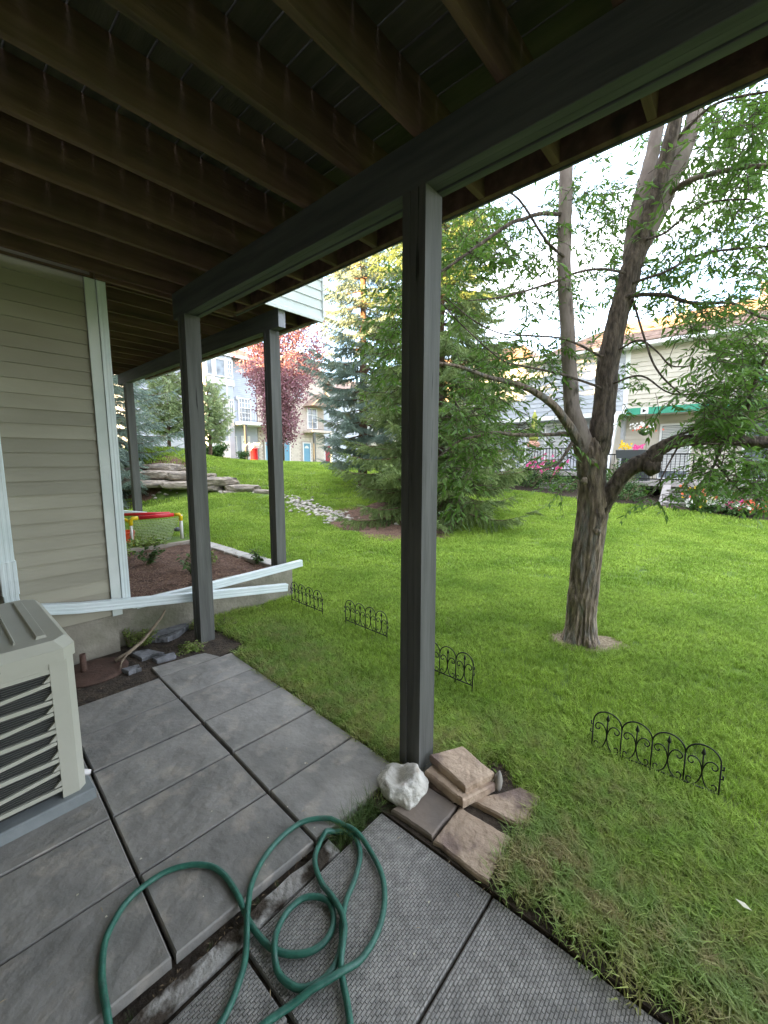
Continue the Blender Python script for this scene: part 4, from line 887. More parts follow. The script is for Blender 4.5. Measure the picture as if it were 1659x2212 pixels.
AREAS = [  # px, py, rx, ry, d0, d1, sprays
    (1010, 520, 90, 60, 3.4, 4.6, 70), (1120, 500, 90, 70, 3.5, 4.8, 55), (980, 640, 60, 70, 3.4, 4.4, 22), (1150, 650, 60, 50, 3.5, 4.8, 20), (1030, 850, 80, 60, 3.3, 4.2, 40), (990, 950, 60, 90, 3.2, 4.0, 60),
    (1000, 1040, 40, 70, 3.2, 3.8, 26), (1100, 780, 90, 60, 3.4, 4.4, 42), (1080, 910, 80, 50, 3.3, 4.2, 28), (1190, 770, 60, 60, 3.5, 4.4, 20), (1240, 700, 60, 120, 3.9, 5.0, 24), (1290, 440, 70, 80, 3.6, 5.0, 70), (1330, 560, 80, 60, 3.9, 5.0, 44),
    (1280, 620, 60, 40, 3.6, 4.8, 18), (1170, 570, 60, 60, 3.5, 4.8, 26), (1220, 860, 30, 60, 3.9, 4.5, 12), (1350, 840, 30, 60, 3.9, 4.5, 14), (1340, 700, 30, 40, 3.9, 4.6, 8),
    (1500, 400, 120, 90, 3.2, 4.8, 90), (1600, 330, 90, 120, 3.0, 4.6, 110), (1620, 520, 80, 80, 3.0, 4.4, 66), (1500, 540, 90, 60, 3.3, 4.6, 36), (1440, 600, 60, 60, 3.4, 4.5, 30), (1620, 640, 70, 50, 3.0, 4.2, 40), (1480, 660, 70, 30, 3.3, 4.3, 16),
    (1560, 720, 110, 60, 3.0, 4.2, 70), (1620, 800, 80, 80, 2.9, 4.0, 95), (1560, 820, 80, 55, 3.0, 4.0, 50), (1590, 900, 90, 60, 2.9, 3.9, 80), (1560, 915, 80, 40, 3.1, 4.0, 34), (1590, 1000, 90, 45, 2.9, 3.8, 60), (1640, 1030, 60, 50, 2.8, 3.6, 45), (1470, 1020, 50, 30, 3.1, 3.8, 8), (1420, 1070, 50, 14, 3.2, 3.6, 8),
    (1440, 880, 40, 20, 3.2, 4.0, 5), (1180, 950, 70, 30, 3.4, 4.0, 14), (1230, 1010, 50, 40, 3.5, 4.2, 14), (1560, 250, 80, 60, 3.3, 4.4, 36), (1640, 240, 40, 60, 3.0, 4.4, 34),
    (870, 640, 40, 60, 3.2, 3.6, 26), (845, 700, 40, 70, 3.4, 3.8, 34), (835, 820, 12, 40, 3.5, 3.8, 5), (855, 860, 16, 60, 3.4, 3.8, 6), (1060, 560, 60, 60, 3.5, 4.2, 24)]
for px, py, rx, ry, d0, d1, ns in AREAS:
    for k in range(int(ns * 1.5)):
        a = rs.random() * 6.283; r = rs.random() ** .5; p = gd(px + rx * r * math.cos(a), py + ry * r * math.sin(a), rs.uniform(d0, d1))
        d = np.array([rs.gauss(0, 1), rs.gauss(0, 1), rs.gauss(-.15, .45)])
        leafspray(p, d, rs.uniform(.16, .34), rs.choice((7, 9, 11)), .078)
# upper crown above the deck, out of this picture but part of the tree
for k in range(1500):
    p = np.array([4.1 + rs.gauss(0, 1.5), 1.0 + rs.gauss(0, 1.6), rs.uniform(4.6, 8.2)])
    leafspray(p, np.array([rs.gauss(0, 1), rs.gauss(0, 1), rs.gauss(0, .5)]), .3, 9, .085)
tag(tw.build('twigs', M['barkdark'], ash), kind='stuff')
tag(mesh_np('foliage', LVs, LFs, M['leaf'], ash), kind='stuff')

# ------------------------------------------------------------------ conifers
def spruce(name, cx, cy, H, R, mt, label, skirt=.25, whorl=.30, seed=1, tipup=.25, sprig=.20, dens=1.0, powr=.85, needle=.045, droop=.30, jag=.22, group=None, twr=.17):
    z0 = h1(cx, cy) - .05; rs = np.random.RandomState(seed); root = thing(name, (cx, cy, z0), label, 'tree', group)
    b = MB(); pts = [(cx + .04 * math.sin(t * 5), cy + .04 * math.cos(t * 4), z0 + H * t) for t in np.linspace(0, 1, 14)]; b.tube(pts, np.linspace(twr, .015, 14), 12, rough=.12); b.build('trunk', M['spbark'], root)
    bb = MB(); S = []   # sprig seats: position, direction
    h = skirt
    while h < H - .3:
        nb = rs.randint(5, 8); ph = rs.rand() * 6.28
        for k in range(nb):
            a = ph + k * 6.283 / nb + rs.uniform(-.25, .25); L = R * max(.04, (1 - h / H)) ** powr * (1 + jag * rs.uniform(-1, 1)); hh = h + rs.uniform(-.12, .12)
            dr = droop * (1 - .7 * h / H); n_ = 7; P = []
            for t in np.linspace(0, 1, n_):
                P.append((cx + math.cos(a) * L * t, cy + math.sin(a) * L * t, z0 + hh + L * (-dr * t + (dr * .55 + tipup * .5) * t * t * t)))
            P = np.array(P); bb.tube(P, np.linspace(.028 * L / R + .006, .004, n_), 4, cap=False)
            ns = max(3, int(L / .115 * dens)); side = np.array([-math.sin(a), math.cos(a), 0]); out_ = np.array([math.cos(a), math.sin(a), 0])
            for j in range(ns):
                t = .16 + .84 * (j + rs.rand()) / ns; i = min(int(t * (n_ - 1)), n_ - 2); p = P[i] + (P[i + 1] - P[i]) * (t * (n_ - 1) - i)
                for s in (-1, 1):
                    sl = L * .36 * (1.05 - t) + .16; sl *= rs.uniform(.6, 1.25); m_ = max(1, int(sl / (sprig * .62)))
                    dd = side * s * .8 + out_ * .65 + np.array([0, 0, rs.uniform(-.25, .05)]); dd /= np.linalg.norm(dd)
                    for q in range(m_):
                        tt = q / m_; S.append((p + dd * sl * tt + np.array([0, 0, -.22 * sl * tt * tt]), dd + np.array([0, 0, -.3 - .5 * tt + rs.uniform(-.25, .2)]) + rs.normal(0, .12, 3)))
                if rs.rand() < .6: S.append((p, out_ * .7 + side * rs.uniform(-.5, .5) + np.array([0, 0, rs.uniform(-.9, .25)])))
            S.append((P[-1], out_ + np.array([0, 0, .25 + rs.uniform(-.1, .2)])))
        h += whorl * rs.uniform(.75, 1.25)
    tag(bb.build('branches', M['spbark'], root), kind='stuff')
    n = len(S); p = np.array([s[0] for s in S]); d = np.array([s[1] for s in S]); d /= np.linalg.norm(d, axis=1)[:, None]
    u = np.cross(d, rs.normal(0, .3, (n, 3)) + [0, 0, 1]); u /= np.linalg.norm(u, axis=1)[:, None] + 1e-9; w = np.cross(u, d)
    K = 18; V = np.zeros((n, K, 3, 3)); ln = sprig * rs.uniform(.7, 1.2, n)
    for k in range(K):
        t = (k + .2) / K; ang = k * 2.4; base = p + d * (ln * t)[:, None]; rad = math.cos(ang), math.sin(ang)
        dirn = u * rad[0] + w * rad[1]; nl = needle * (1.1 - .4 * t)
        tip = base + dirn * nl + d * nl * 1.15; sd = np.cross(dirn, d)
        V[:, k, 0] = base + sd * .013; V[:, k, 1] = base - sd * .013; V[:, k, 2] = tip
    F = np.arange(n * K * 3).reshape(-1, 3)
    tag(mesh_np('foliage', V.reshape(-1, 3), F, mt, root), kind='stuff'); return root, n
def at(px, hd):
    P = gd(px, 993, hd); return P[0], P[1]
x_, y_ = at(945, 11.6)
r = spruce('spruce_tree', x_, y_, 13.0, 2.6, M['needlegreen'], 'large green spruce sweeping down to the mulch right behind the nearest post', skirt=.45, whorl=.32, seed=4, droop=.42, tipup=.1, needle=.055, sprig=.24, powr=.55, dens=1.15); print('spruce', r[1])
x_, y_ = at(785, 15.0)
r = spruce('spruce_tree', x_, y_, 14.5, 2.05, M['needleblue'], 'tall blue-green spruce with sunlit golden upper branches left of the nearest post', skirt=1.0, whorl=.42, seed=9, powr=.45, dens=1.2, needle=.06, sprig=.26, droop=.22, jag=.3); print(r[1])
x_, y_ = at(212, 16.0)
r = spruce('spruce_tree', x_, y_, 9.5, 3.7, M['needleblue'], 'blue spruce behind the ledge rocks, beside the house corner', skirt=.5, whorl=.36, seed=12, powr=.7, droop=.30, needle=.06, sprig=.30, dens=.95); print(r[1])
for px, hd, H, R_a, sd, lb in ((368, 20.5, 6.0, 1.0, 3, 'pale green pine between the far post and the second post'), (456, 21, 4.0, .95, 8, 'rounded pale green pine right of the second post before the blue house')):
    x_, y_ = at(px, hd); spruce('pine_tree', x_, y_, H, R_a * 1.15, M['needlepine'], lb, skirt=.9, whorl=.26, seed=sd, powr=.35, droop=-.35, tipup=.9, needle=.10, sprig=.28, dens=.9, jag=.35, twr=.09)

def broadleaf(name, cx, cy, H, R, mt, bark, label, n, leaf, clear=.2, seed=5, group=None, flat=1.0, cat='tree', up=.75, trunk=.10):
    z0 = h1(cx, cy) - .04; rs = random.Random(seed); root = thing(name, (cx, cy, z0), label, cat, group); tb = MB(); V, F = [], []
    tk = MB(); tk.tube([(cx, cy, z0), (cx + .05, cy, z0 + H * .3), (cx, cy + .05, z0 + H * .8)], [trunk, trunk * .75, trunk * .2], 10, rough=.1); tk.build('trunk', bark, root)
    nb = max(10, int(H * 5))
    for k in range(nb):
        a = rs.random() * 6.28; h = H * (clear + (.75 - clear) * rs.random()); prof = math.sin(math.pi * min(1, (h / H - clear * .6) / (1.05 - clear * .6))) ** .6
        L = R * prof * rs.uniform(.7, 1.15); top = min(H, h + L * up * rs.uniform(.8, 1.7)); P = [np.array([cx, cy, z0 + h])]
        for t in (.35, .7, 1.0): P.append(np.array([cx + math.cos(a) * L * t + rs.gauss(0, .05) * R, cy + math.sin(a) * L * t + rs.gauss(0, .05) * R, z0 + h + (top - h) * t ** 1.2]))
        tb.tube(P, [trunk * .35, trunk * .25, trunk * .15, .008], 5, cap=False)
        for q in range(n // nb):
            t = rs.uniform(.2, 1.08) * 3; i = min(int(t), 2); p = P[i] + (P[i + 1] - P[i]) * (t - i) + np.array([rs.gauss(0, .13), rs.gauss(0, .13), rs.gauss(0, .13)]) * R * .8
            for c_ in range(3):
                d = np.array([rs.gauss(0, 1), rs.gauss(0, 1), rs.gauss(0, .8)]); d /= np.linalg.norm(d); u = np.cross(d, [rs.gauss(0, 1), rs.gauss(0, 1), rs.gauss(0, 1)]); u /= np.linalg.norm(u) + 1e-9
                L2 = leaf * rs.uniform(.6, 1.2); n0 = len(V); pp = p + d * leaf * .6; V.extend([pp, pp + d * L2 * .5 + u * L2 * .3, pp + d * L2, pp + d * L2 * .5 - u * L2 * .3]); F.append((n0, n0 + 1, n0 + 2, n0 + 3))
    tag(tb.build('branches', bark, root), kind='stuff'); tag(mesh_np('foliage', V, F, mt, root), kind='stuff'); return root
x_, y_ = at(612, 26)
broadleaf('plum_tree', x_, y_, 9.4, 2.75, M['pinkleaf'], M['barkdark'], 'tall purple-leaved plum tree in front of the tan house', 8200, .17, .10, 5, up=1.15)
x_, y_ = at(460, 27); broadleaf('low_shrub', x_, y_, 1.0, 1.0, M['shrub'], M['barkdark'], 'low spreading green juniper in front of the blue house', 1500, .14, .05, 6, cat='shrub', up=.3, trunk=.04)
x_, y_ = at(528, 29); broadleaf('low_shrub', x_, y_, .75, .6, M['shrub'], M['barkdark'], 'small green bush by the white front door', 500, .12, .05, 7, cat='shrub', up=.3, trunk=.03)

# ------------------------------------------------------------------ row of town houses on the right, facing the lawn
def rbox(b, x0, x1, y0, y1, z0, z1): b.bbox(x0, x1, y0, y1, z0, z1, .004)
def xboards(parent, name, mt, x, y0, y1, z0, z1, pitch=.20, skip=()):
    "lapped boards on a wall that faces -X; one object per board"
    z = z0
    while z < z1 - .02:
        segs = [(y0, y1)]
        for (a, c_, lo, hi) in skip:
            if z + pitch > lo + .02 and z < hi - .02:
                ns = []
                for s, e_ in segs:
                    if c_ <= s or a >= e_: ns.append((s, e_)); continue
                    if a > s: ns.append((s, a))
                    if c_ < e_: ns.append((c_, e_))
                segs = ns
        zt = min(z + pitch + .004, z1)
        for s, e_ in segs:
            b = MB(); b.hexa([(x - .030, s, z), (x, s, z), (x, e_, z), (x - .030, e_, z), (x - .008, s, zt), (x, s, zt), (x, e_, zt), (x - .008, e_, zt)]); b.build(name, mt, parent)
        z += pitch
def xwindow(parent, x, y0, y1, z0, z1, cols=1, rows=1, blind=0., door=False, fm=None):
    fm = fm or M['white']; w = thing('door' if door else 'window', (x, (y0 + y1) / 2, z0)); w.parent = parent; w.location = Vector((x, (y0 + y1) / 2, z0)) - wloc(parent)
    f = MB(); t = .07
    for q in ((y0, y1, z0, z0 + t), (y0, y1, z1 - t, z1), (y0, y0 + t, z0 + t, z1 - t), (y1 - t, y1, z0 + t, z1 - t)): f.box(x - .07, x - .0, *q)
    for k in range(1, cols): yy = y0 + (y1 - y0) * k / cols; f.box(x - .055, x - .022, yy - .018, yy + .018, z0 + t, z1 - t)
    for k in range(1, rows): zz = z0 + (z1 - z0) * k / rows; f.box(x - .053, x - .024, y0 + t, y1 - t, zz - .014, zz + .014)
    f.build('frame', fm, w)
    b = MB(); b.box(x - .02, x - .002, y0 + t, y1 - t, z0 + t, z1 - t); b.build('pane', M['glass'], w)
    if blind:
        b = MB(); n = int((z1 - z0 - .2) * blind / .06)
        for k in range(n): zz = z1 - .12 - k * .06; b.box(x - .036, x - .026, y0 + t + .02, y1 - t - .02, zz - .022, zz + .022)
        tag(b.build('blind', M['blind'], w), kind='stuff')
def railing(parent, A, B, z0, z1, mt=None, gap=.115):
    mt = mt or M['black']; A = np.array(A, float); B = np.array(B, float); L = np.linalg.norm(B - A); r = thing('railing', (A[0], A[1], z0)); r.parent = parent; r.location = Vector((A[0], A[1], z0)) - wloc(parent)
    for z in (z0 + .09, z1): b = MB(); b.beam((*A, z), (*B, z), .04, .04); b.build('rail', mt, r)
    n = int(L / gap)
    for k in range(n + 1):
        P = A + (B - A) * k / n; w = .045 if k in (0, n) else .018; b = MB(); b.box(P[0] - w / 2, P[0] + w / 2, P[1] - w / 2, P[1] + w / 2, z0 if k in (0, n) else z0 + .09, z1); b.build('baluster', mt, r)
def roof_rows(parent, P00, P10, P01, P11, n, mt, thick=.03):
    "courses of shingles between the eave line P00-P10 and the ridge line P01-P11"
    P00, P10, P01, P11 = map(np.array, (P00, P10, P01, P11)); nn = np.cross(P10 - P00, P01 - P00); nn = nn / np.linalg.norm(nn); nn = nn if nn[2] > 0 else -nn; b = MB()
    for k in range(n):
        t0, t1 = k / n, (k + 1.12) / n; a = P00 + (P01 - P00) * t0; b_ = P10 + (P11 - P10) * t0; c_ = P10 + (P11 - P10) * min(t1, 1); d = P00 + (P01 - P00) * min(t1, 1)
        m = max(1, int(np.linalg.norm(b_ - a) / .9)); r2 = random.Random(k)
        cut = sorted([0, 1] + [min(.99, max(.01, (q + r2.uniform(-.3, .3)) / m)) for q in range(1, m)])
        for u, v in zip(cut[:-1], cut[1:]):
            lift = thick * r2.uniform(.8, 1.35)
            q = [a + (b_ - a) * u, a + (b_ - a) * v, d + (c_ - d) * v, d + (c_ - d) * u]
            b.hexa([q[0], q[1], q[2], q[3], q[0] + nn * lift, q[1] + nn * lift, q[2] + nn * .008, q[3] + nn * .008])
    tag(b.build('shingles', mt, parent), kind='stuff')

XR = 18.0
rh = thing('terrace_house', (XR, 0, h1(18, 0)), 'cream lap-sided terrace house with green trim bands and brown roof, at right', 'house')
GR = lambda y: h1(XR, y) - .15
xboards(rh, 'siding_board', M['cream'], XR, -9, 3.60, 3.67, 5.78, .165, skip=((-2.6, -.9, 4.4, 5.8),))
xboards(rh, 'siding_board', M['cream'], XR + .9, -9, 3.9, .9, 3.42, .165, skip=((1.60, 2.62, 1.0, 3.1), (-3.0, .2, 1.0, 3.2)))
b = MB(); b.box(XR + .001, 26, -9, 3.70, 3.44, 5.85); b.box(XR + .901, 26, -9, 3.70, -.2, 3.44); b.build('wall', M['cream'], rh)
b = MB(); b.bbox(XR - .05, XR, -9, 3.60, 3.42, 3.67, .004); b.build('trim_band', M['greentrim'], rh)
b = MB(); b.bbox(XR - .03, XR - .0, 3.60, 3.76, 3.42, 5.78, .004); b.build('corner_board', M['white'], rh)
# balcony box with the upper green band
b = MB(); b.bbox(16.6, 17.94, -6.5, .1, 3.95, 4.22, .01); b.build('balcony_band', M['greentrim'], rh)
b = MB(); b.bbox(16.7, 17.94, -6.4, .0, 3.70, 3.945, .01); b.build('balcony_floor', M['cream'], rh)
railing(rh, (16.64, -6.4), (16.64, .05), 4.24, 5.0, M['white'], .16)
xwindow(rh, XR, -2.6, -.9, 4.4, 5.75, 2, 1, .5)
xwindow(rh, XR + .9, 1.60, 2.62, 1.0, 3.1, 1, 1, .9, door=True); xwindow(rh, XR + .9, -3.0, .2, 1.05, 3.15, 2, 1, 0, door=True)
# small sign plate with a black mark
b = MB(); b.bbox(XR - .075, XR - .052, 2.90, 3.14, 3.43, 3.66, .004); pl = b.build('plate', M['white'], rh)
b = MB(); b.add([(XR - .08, 3.08, 3.62), (XR - .08, 3.08, 3.48), (XR - .08, 2.95, 3.54), (XR - .076, 3.08, 3.62), (XR - .076, 3.08, 3.48), (XR - .076, 2.95, 3.54)], [(0, 1, 2), (5, 4, 3), (0, 3, 4, 1), (1, 4, 5, 2), (2, 5, 3, 0)]); b.build('plate_mark', M['black'], rh)
# wing wall
b = MB(); b.poly([(0, 0), (1.75, 0), (1.75, 2.40), (1.15, 2.40)], -.05, .05); b.v = [(16.85 + x, 3.92 + z, 1.02 + y) for x, y, z in b.v]; b.build('wing_wall', M['cream'], rh)
b = MB(); b.beam((16.80, 3.92, .85), (17.95, 3.92, 3.45), .16, .12, up=(0, 1, 0)); b.build('wing_trim', M['white'], rh)
b = MB(); b.bbox(17.50, 17.58, -9, 3.9, 5.80, 5.93, .01); b.build('gutter', M['white'], rh)
b = MB(); b.box(17.58, 18.1, -9, 3.9, 5.80, 5.83); b.build('soffit', M['white'], rh)
b = MB(); b.add([(17.55, -9, 5.93), (17.55, 7.0, 5.93), (26, 7.0, 5.93), (26, -9, 5.93), (22, -9, 7.90), (22, 5.0, 7.86)], [(0, 1, 5, 4), (2, 3, 4, 5), (1, 2, 5), (3, 0, 4), (3, 2, 1, 0)]); b.build('roof', M['shingle'], rh)
roof_rows(rh, (17.50, -9, 5.94), (17.50, 7.0, 5.94), (22, -9, 7.93), (22, 5.0, 7.89), 24, M['shingle'])
b = MB(); b.add([(19.5, -2.6, 6.9), (24, -2.6, 6.9), (22, -2.6, 8.5), (19.5, .2, 6.9), (24, .2, 6.9), (22, .2, 8.5)], [(0, 2, 1), (3, 4, 5), (0, 3, 5, 2), (1, 2, 5, 4)]); b.build('roof_dormer', M['shingle'], rh)
for y in (2.35, 2.75): b = MB(); b.tube([(21, y, 7.3), (21, y, 8.25)], .06, 8); b.build('vent_pipe', M['white'], rh)
# back deck, stairs
DZ = 1.02
b = MB(); b.bbox(16.30, XR + .88, -3.6, 3.86, DZ - .14, DZ, .006); b.build('deck_platform', M['deckwood'], rh)
for y in (-3.2, -.5, 3.7): b = MB(); b.box(16.4, 16.52, y, y + .12, GR(y) - .3, DZ - .14); b.build('deck_post', M['deckwood'], rh)
railing(rh, (16.36, 1.3), (16.36, 3.8), DZ, DZ + .92); railing(rh, (16.36, -3.5), (16.36, -.3), DZ, DZ + .92)
gz_ = h1(15.6, .8)
for k in range(3):
    z = gz_ - .03 + (k + 1) * (DZ - gz_) / 4; b = MB(); b.bbox(15.42 + k * .28, 15.73 + k * .28, -.05, 1.9, z - .045, z, .004); b.build('step', M['deckwood'], rh)
    b = MB(); b.box(15.45 + k * .28, 15.47 + k * .28, .0, 1.85, z - .045 - (DZ - gz_) / 4 + .01, z - .046); b.build('riser', M['deckwood'], rh)
for y in (-.1, 1.91): b = MB(); b.beam((15.42, y + .02, gz_ + .02), (16.3, y + .02, DZ - .10), .04, .22, up=(0, 1, 0)); b.build('stringer', M['deckwood'], rh)

rb = thing('terrace_house', (XR, 8, h1(18, 8)), 'pale blue-grey terrace house with patio door, behind the forked tree', 'house')
xboards(rb, 'siding_board', M['bluegrey'], XR, 3.77, 9.6, 3.62, 5.9, .18)
xboards(rb, 'siding_board', M['bluegrey'], XR + .5, 3.97, 9.6, 1.3, 3.42, .18, skip=((5.9, 7.7, 1.3, 3.3), (8.0, 8.8, 2.0, 3.2)))
b = MB(); b.box(XR + .001, 26, 3.77, 9.6, 3.4, 6.0); b.box(XR + .501, 26, 3.77, 9.6, -.2, 3.4); b.build('wall', M['bluegrey'], rb)
b = MB(); b.bbox(XR - .05, XR, 3.77, 9.6, 3.42, 3.60, .004); b.build('trim_band', M['white'], rb)
b = MB(); b.bbox(17.50, 17.58, 3.92, 9.7, 5.84, 5.97, .01); b.build('gutter', M['white'], rb)
b = MB(); b.box(17.58, 18.1, 3.92, 9.7, 5.84, 5.87); b.build('soffit', M['white'], rb)
xwindow(rb, XR + .5, 5.9, 7.7, 1.35, 3.3, 2, 1, .9, door=True); xwindow(rb, XR + .5, 8.0, 8.8, 2.0, 3.2, 1, 1, .0)
b = MB(); b.bbox(16.6, 18.45, 4.1, 9.3, 1.14, 1.28, .006); b.build('deck_platform', M['deckwood'], rb)
railing(rb, (16.66, 4.2), (16.66, 9.2), 1.28, 2.2); railing(rb, (16.70, 9.24), (18.4, 9.24), 1.28, 2.2)
for y in (4.3, 6.8, 9.1): b = MB(); b.box(16.75, 16.87, y, y + .12, .1, 1.14); b.build('deck_post', M['deckwood'], rb)
b = MB(); b.bbox(15.9, 16.55, 5.0, 6.0, .3, .86, .01); b.build('step', M['deckwood'], rb)
rc = thing('terrace_house', (XR, 13, h1(18, 13)), 'farthest cream terrace house, mostly hidden behind the green spruce', 'house')
xboards(rc, 'siding_board', M['cream'], XR, 9.75, 17.5, 3.7, 6.0, .2)
b = MB(); b.box(XR + .001, 26, 9.75, 17.5, -.2, 6.1); b.build('wall', M['cream'], rc)
b = MB(); b.bbox(XR - .03, XR, 9.61, 9.74, 1.0, 6.0, .004); b.build('corner_board', M['white'], rc)
b = MB(); b.bbox(XR - .06, XR - .031, 9.75, 17.5, 3.45, 3.69, .004); b.build('trim_band', M['white'], rc)
xwindow(rc, XR, 10.3, 11.8, 1.7, 3.4, 2, 1, 0, door=True, fm=M['greentrim']); xwindow(rc, XR, 12.6, 14.0, 4.3, 5.5, 2, 2, 0)
b = MB(); b.bbox(16.2, 17.95, 9.6, 13.5, 1.30, 1.44, .006); b.build('deck_platform', M['deckwood'], rc); railing(rc, (16.26, 9.7), (16.26, 13.4), 1.44, 2.36)
b = MB(); b.bbox(17.50, 17.58, 9.7, 17.6, 5.94, 6.07, .01); b.build('gutter', M['white'], rc)
b = MB(); b.add([(17.55, 7.2, 6.05), (17.55, 17.8, 6.05), (26, 17.8, 6.05), (26, 7.2, 6.05), (22, 9.5, 7.8), (22, 15.5, 7.8)], [(0, 1, 5, 4), (2, 3, 4, 5), (1, 2, 5), (3, 0, 4), (3, 2, 1, 0)]); b.build('roof', M['shingle'], rc)
roof_rows(rc, (17.50, 7.1, 6.06), (17.50, 17.8, 6.06), (22, 9.5, 7.83), (22, 15.5, 7.83), 22, M['shingle'])

# things on and before the decks
P = gx(1153, 942, 16.9)
pr = thing('parasol', (P[0], P[1], 1.28), 'closed olive and coral parasol standing on the blue house deck', 'parasol')
b = MB(); b.tube([(P[0], P[1], 1.28), (P[0], P[1], 3.75)], .022, 8); b.build('pole', M['white'], pr)
b = MB(); b.lathe((P[0], P[1], 2.55), [(.17, 0), (.19, .05), (.12, .5), (.10, .95), (.03, 1.15)], 12); b.build('canopy', M['parasolgreen'], pr)
b = MB(); b.lathe((P[0], P[1], 2.27), [(.20, .0), (.27, .06), (.24, .16), (.13, .27)], 12); b.build('valance', M['parasolcoral'], pr)
P = gx(1393, 924, 17.3)
hb = thing('hanging_basket', (P[0], P[1], P[2] - .2), 'hanging basket of white and red flowers below the green band', 'flower basket')
b = MB(); b.lathe((P[0], P[1], P[2] - .28), [(.05, 0), (.17, .08), (.22, .22), (.05, .24)], 12); b.build('basket', M['shrub'], hb)
def petals(parent, c, r, n, mt, sz=.035, name='blossoms'):
    rs = random.Random(int(c[0] * 77 + c[1] * 13 + n)); V, F = [], []
    for k in range(n):
        p = np.array([c[0] + rs.gauss(0, r[0]), c[1] + rs.gauss(0, r[1]), c[2] + rs.gauss(0, r[2])])
        for q in range(5):
            a = q * 1.257 + rs.random(); tl = np.array([rs.gauss(-.4, .4), rs.gauss(0, .4), rs.gauss(.4, .4)]); d = np.array([math.sin(a) * .5, math.cos(a), math.sin(a)]) + tl * .4
            u = np.array([-math.cos(a) * .3, -math.sin(a), math.cos(a)]) * sz * .5; n0 = len(V); V += [p, p + d * sz * .6 + u, p + d * sz * 1.1, p + d * sz * .6 - u]; F.append((n0, n0 + 1, n0 + 2, n0 + 3))
    return tag(mesh_np(name, V, F, mt, parent), kind='stuff')
petals(hb, (P[0] - .05, P[1], P[2] + .02), (.12, .18, .09), 70, M['petalwhite'], .036); petals(hb, (P[0] - .1, P[1], P[2] - .06), (.12, .2, .09), 18, M['coral'], .034)
b = MB(); b.tube([(P[0], P[1], P[2]), (P[0], P[1], 3.44)], .006, 4); b.build('chain', M['black'], hb)
P = gx(1364, 974, 16.25); 
px_ = thing('planter_box', (16.22, P[1], P[2] - .25), 'dark grey planter with yellow and pink flowers on the deck rail', 'planter')
b = MB(); b.poly([(16.10, P[1] - .42), (16.32, P[1] - .42), (16.32, P[1] + .42), (16.10, P[1] + .42)], P[2] - .25, P[2] + .03, -.08); b.build('trough', M['darkgrey'], px_)
petals(px_, (16.2, P[1] + .22, P[2] + .16), (.07, .10, .06), 26, M['petalyellow'], .04); petals(px_, (16.2, P[1] - .22, P[2] + .12), (.07, .10, .05), 26, M['pink'], .04, 'pink_blossoms')
gb = thing('garbage_cover', (17.0, P[1] - .05, DZ), 'dark covered barbecue standing on the deck below the planter', 'barbecue')
b = MB(); b.poly([(16.75, P[1] - .45), (17.35, P[1] - .45), (17.35, P[1] + .45), (16.75, P[1] + .45)], DZ, DZ + 1.0, .15); b.build('cover', M['darkgrey'], gb); gb.name = 'barbecue'
# shrubs and flowers in front
def bush(px, py, X, h, r, n, lb, fl=None, leaf=.07, mt='shrub', seed=0):
    P = gx(px, py, X); g = h1(P[0], P[1]); y = P[1]
    root = thing('flowering_shrub' if fl else 'shrub', (X, y, g - .03), lb, 'shrub', 'shrubs along the terrace decks')
    rs = random.Random(seed or px); V, F = [], []; sb = MB()
    for k in range(14): a = rs.random() * 6.28; sb.tube([(X, y, g - .03), (X + math.cos(a) * r * .4, y + math.sin(a) * r * .4, g + h * .5), (X + math.cos(a) * r * .8, y + math.sin(a) * r * .8, g + h * rs.uniform(.6, .95))], [.015, .01, .004], 4, cap=False)
    tag(sb.build('stems', M['stick'], root), kind='stuff')
    for k in range(n):
        a = rs.random() * 6.28; ph = math.acos(rs.uniform(-.1, 1)); q = r * rs.uniform(.72, 1.08) * (1 + .2 * math.sin(a * 3 + px) + .15 * math.sin(a * 7 + ph * 5)); p = np.array([X + q * math.sin(ph) * math.cos(a), y + q * math.sin(ph) * math.sin(a), g + h * (.12 + .8 * math.cos(ph) * rs.uniform(.8, 1.12))])
        d = np.array([rs.gauss(0, 1), rs.gauss(0, 1), rs.gauss(.2, .7)]); d /= np.linalg.norm(d); u = np.cross(d, [rs.gauss(0, 1), rs.gauss(0, 1), 1]); u /= np.linalg.norm(u) + 1e-9; L = leaf * rs.uniform(.6, 1.3)
        n0 = len(V); V.extend([p, p + d * L * .5 + u * L * .32, p + d * L, p + d * L * .5 - u * L * .32]); F.append((n0, n0 + 1, n0 + 2, n0 + 3))
    tag(mesh_np('leaves', V, F, M[mt], root), kind='stuff')
    if fl: petals(root, (X - r * .5, y, g + h * fl[3]), (r * .25, r * .5, h * .15), fl[1], M[fl[0]], fl[2] * .62)
    return root
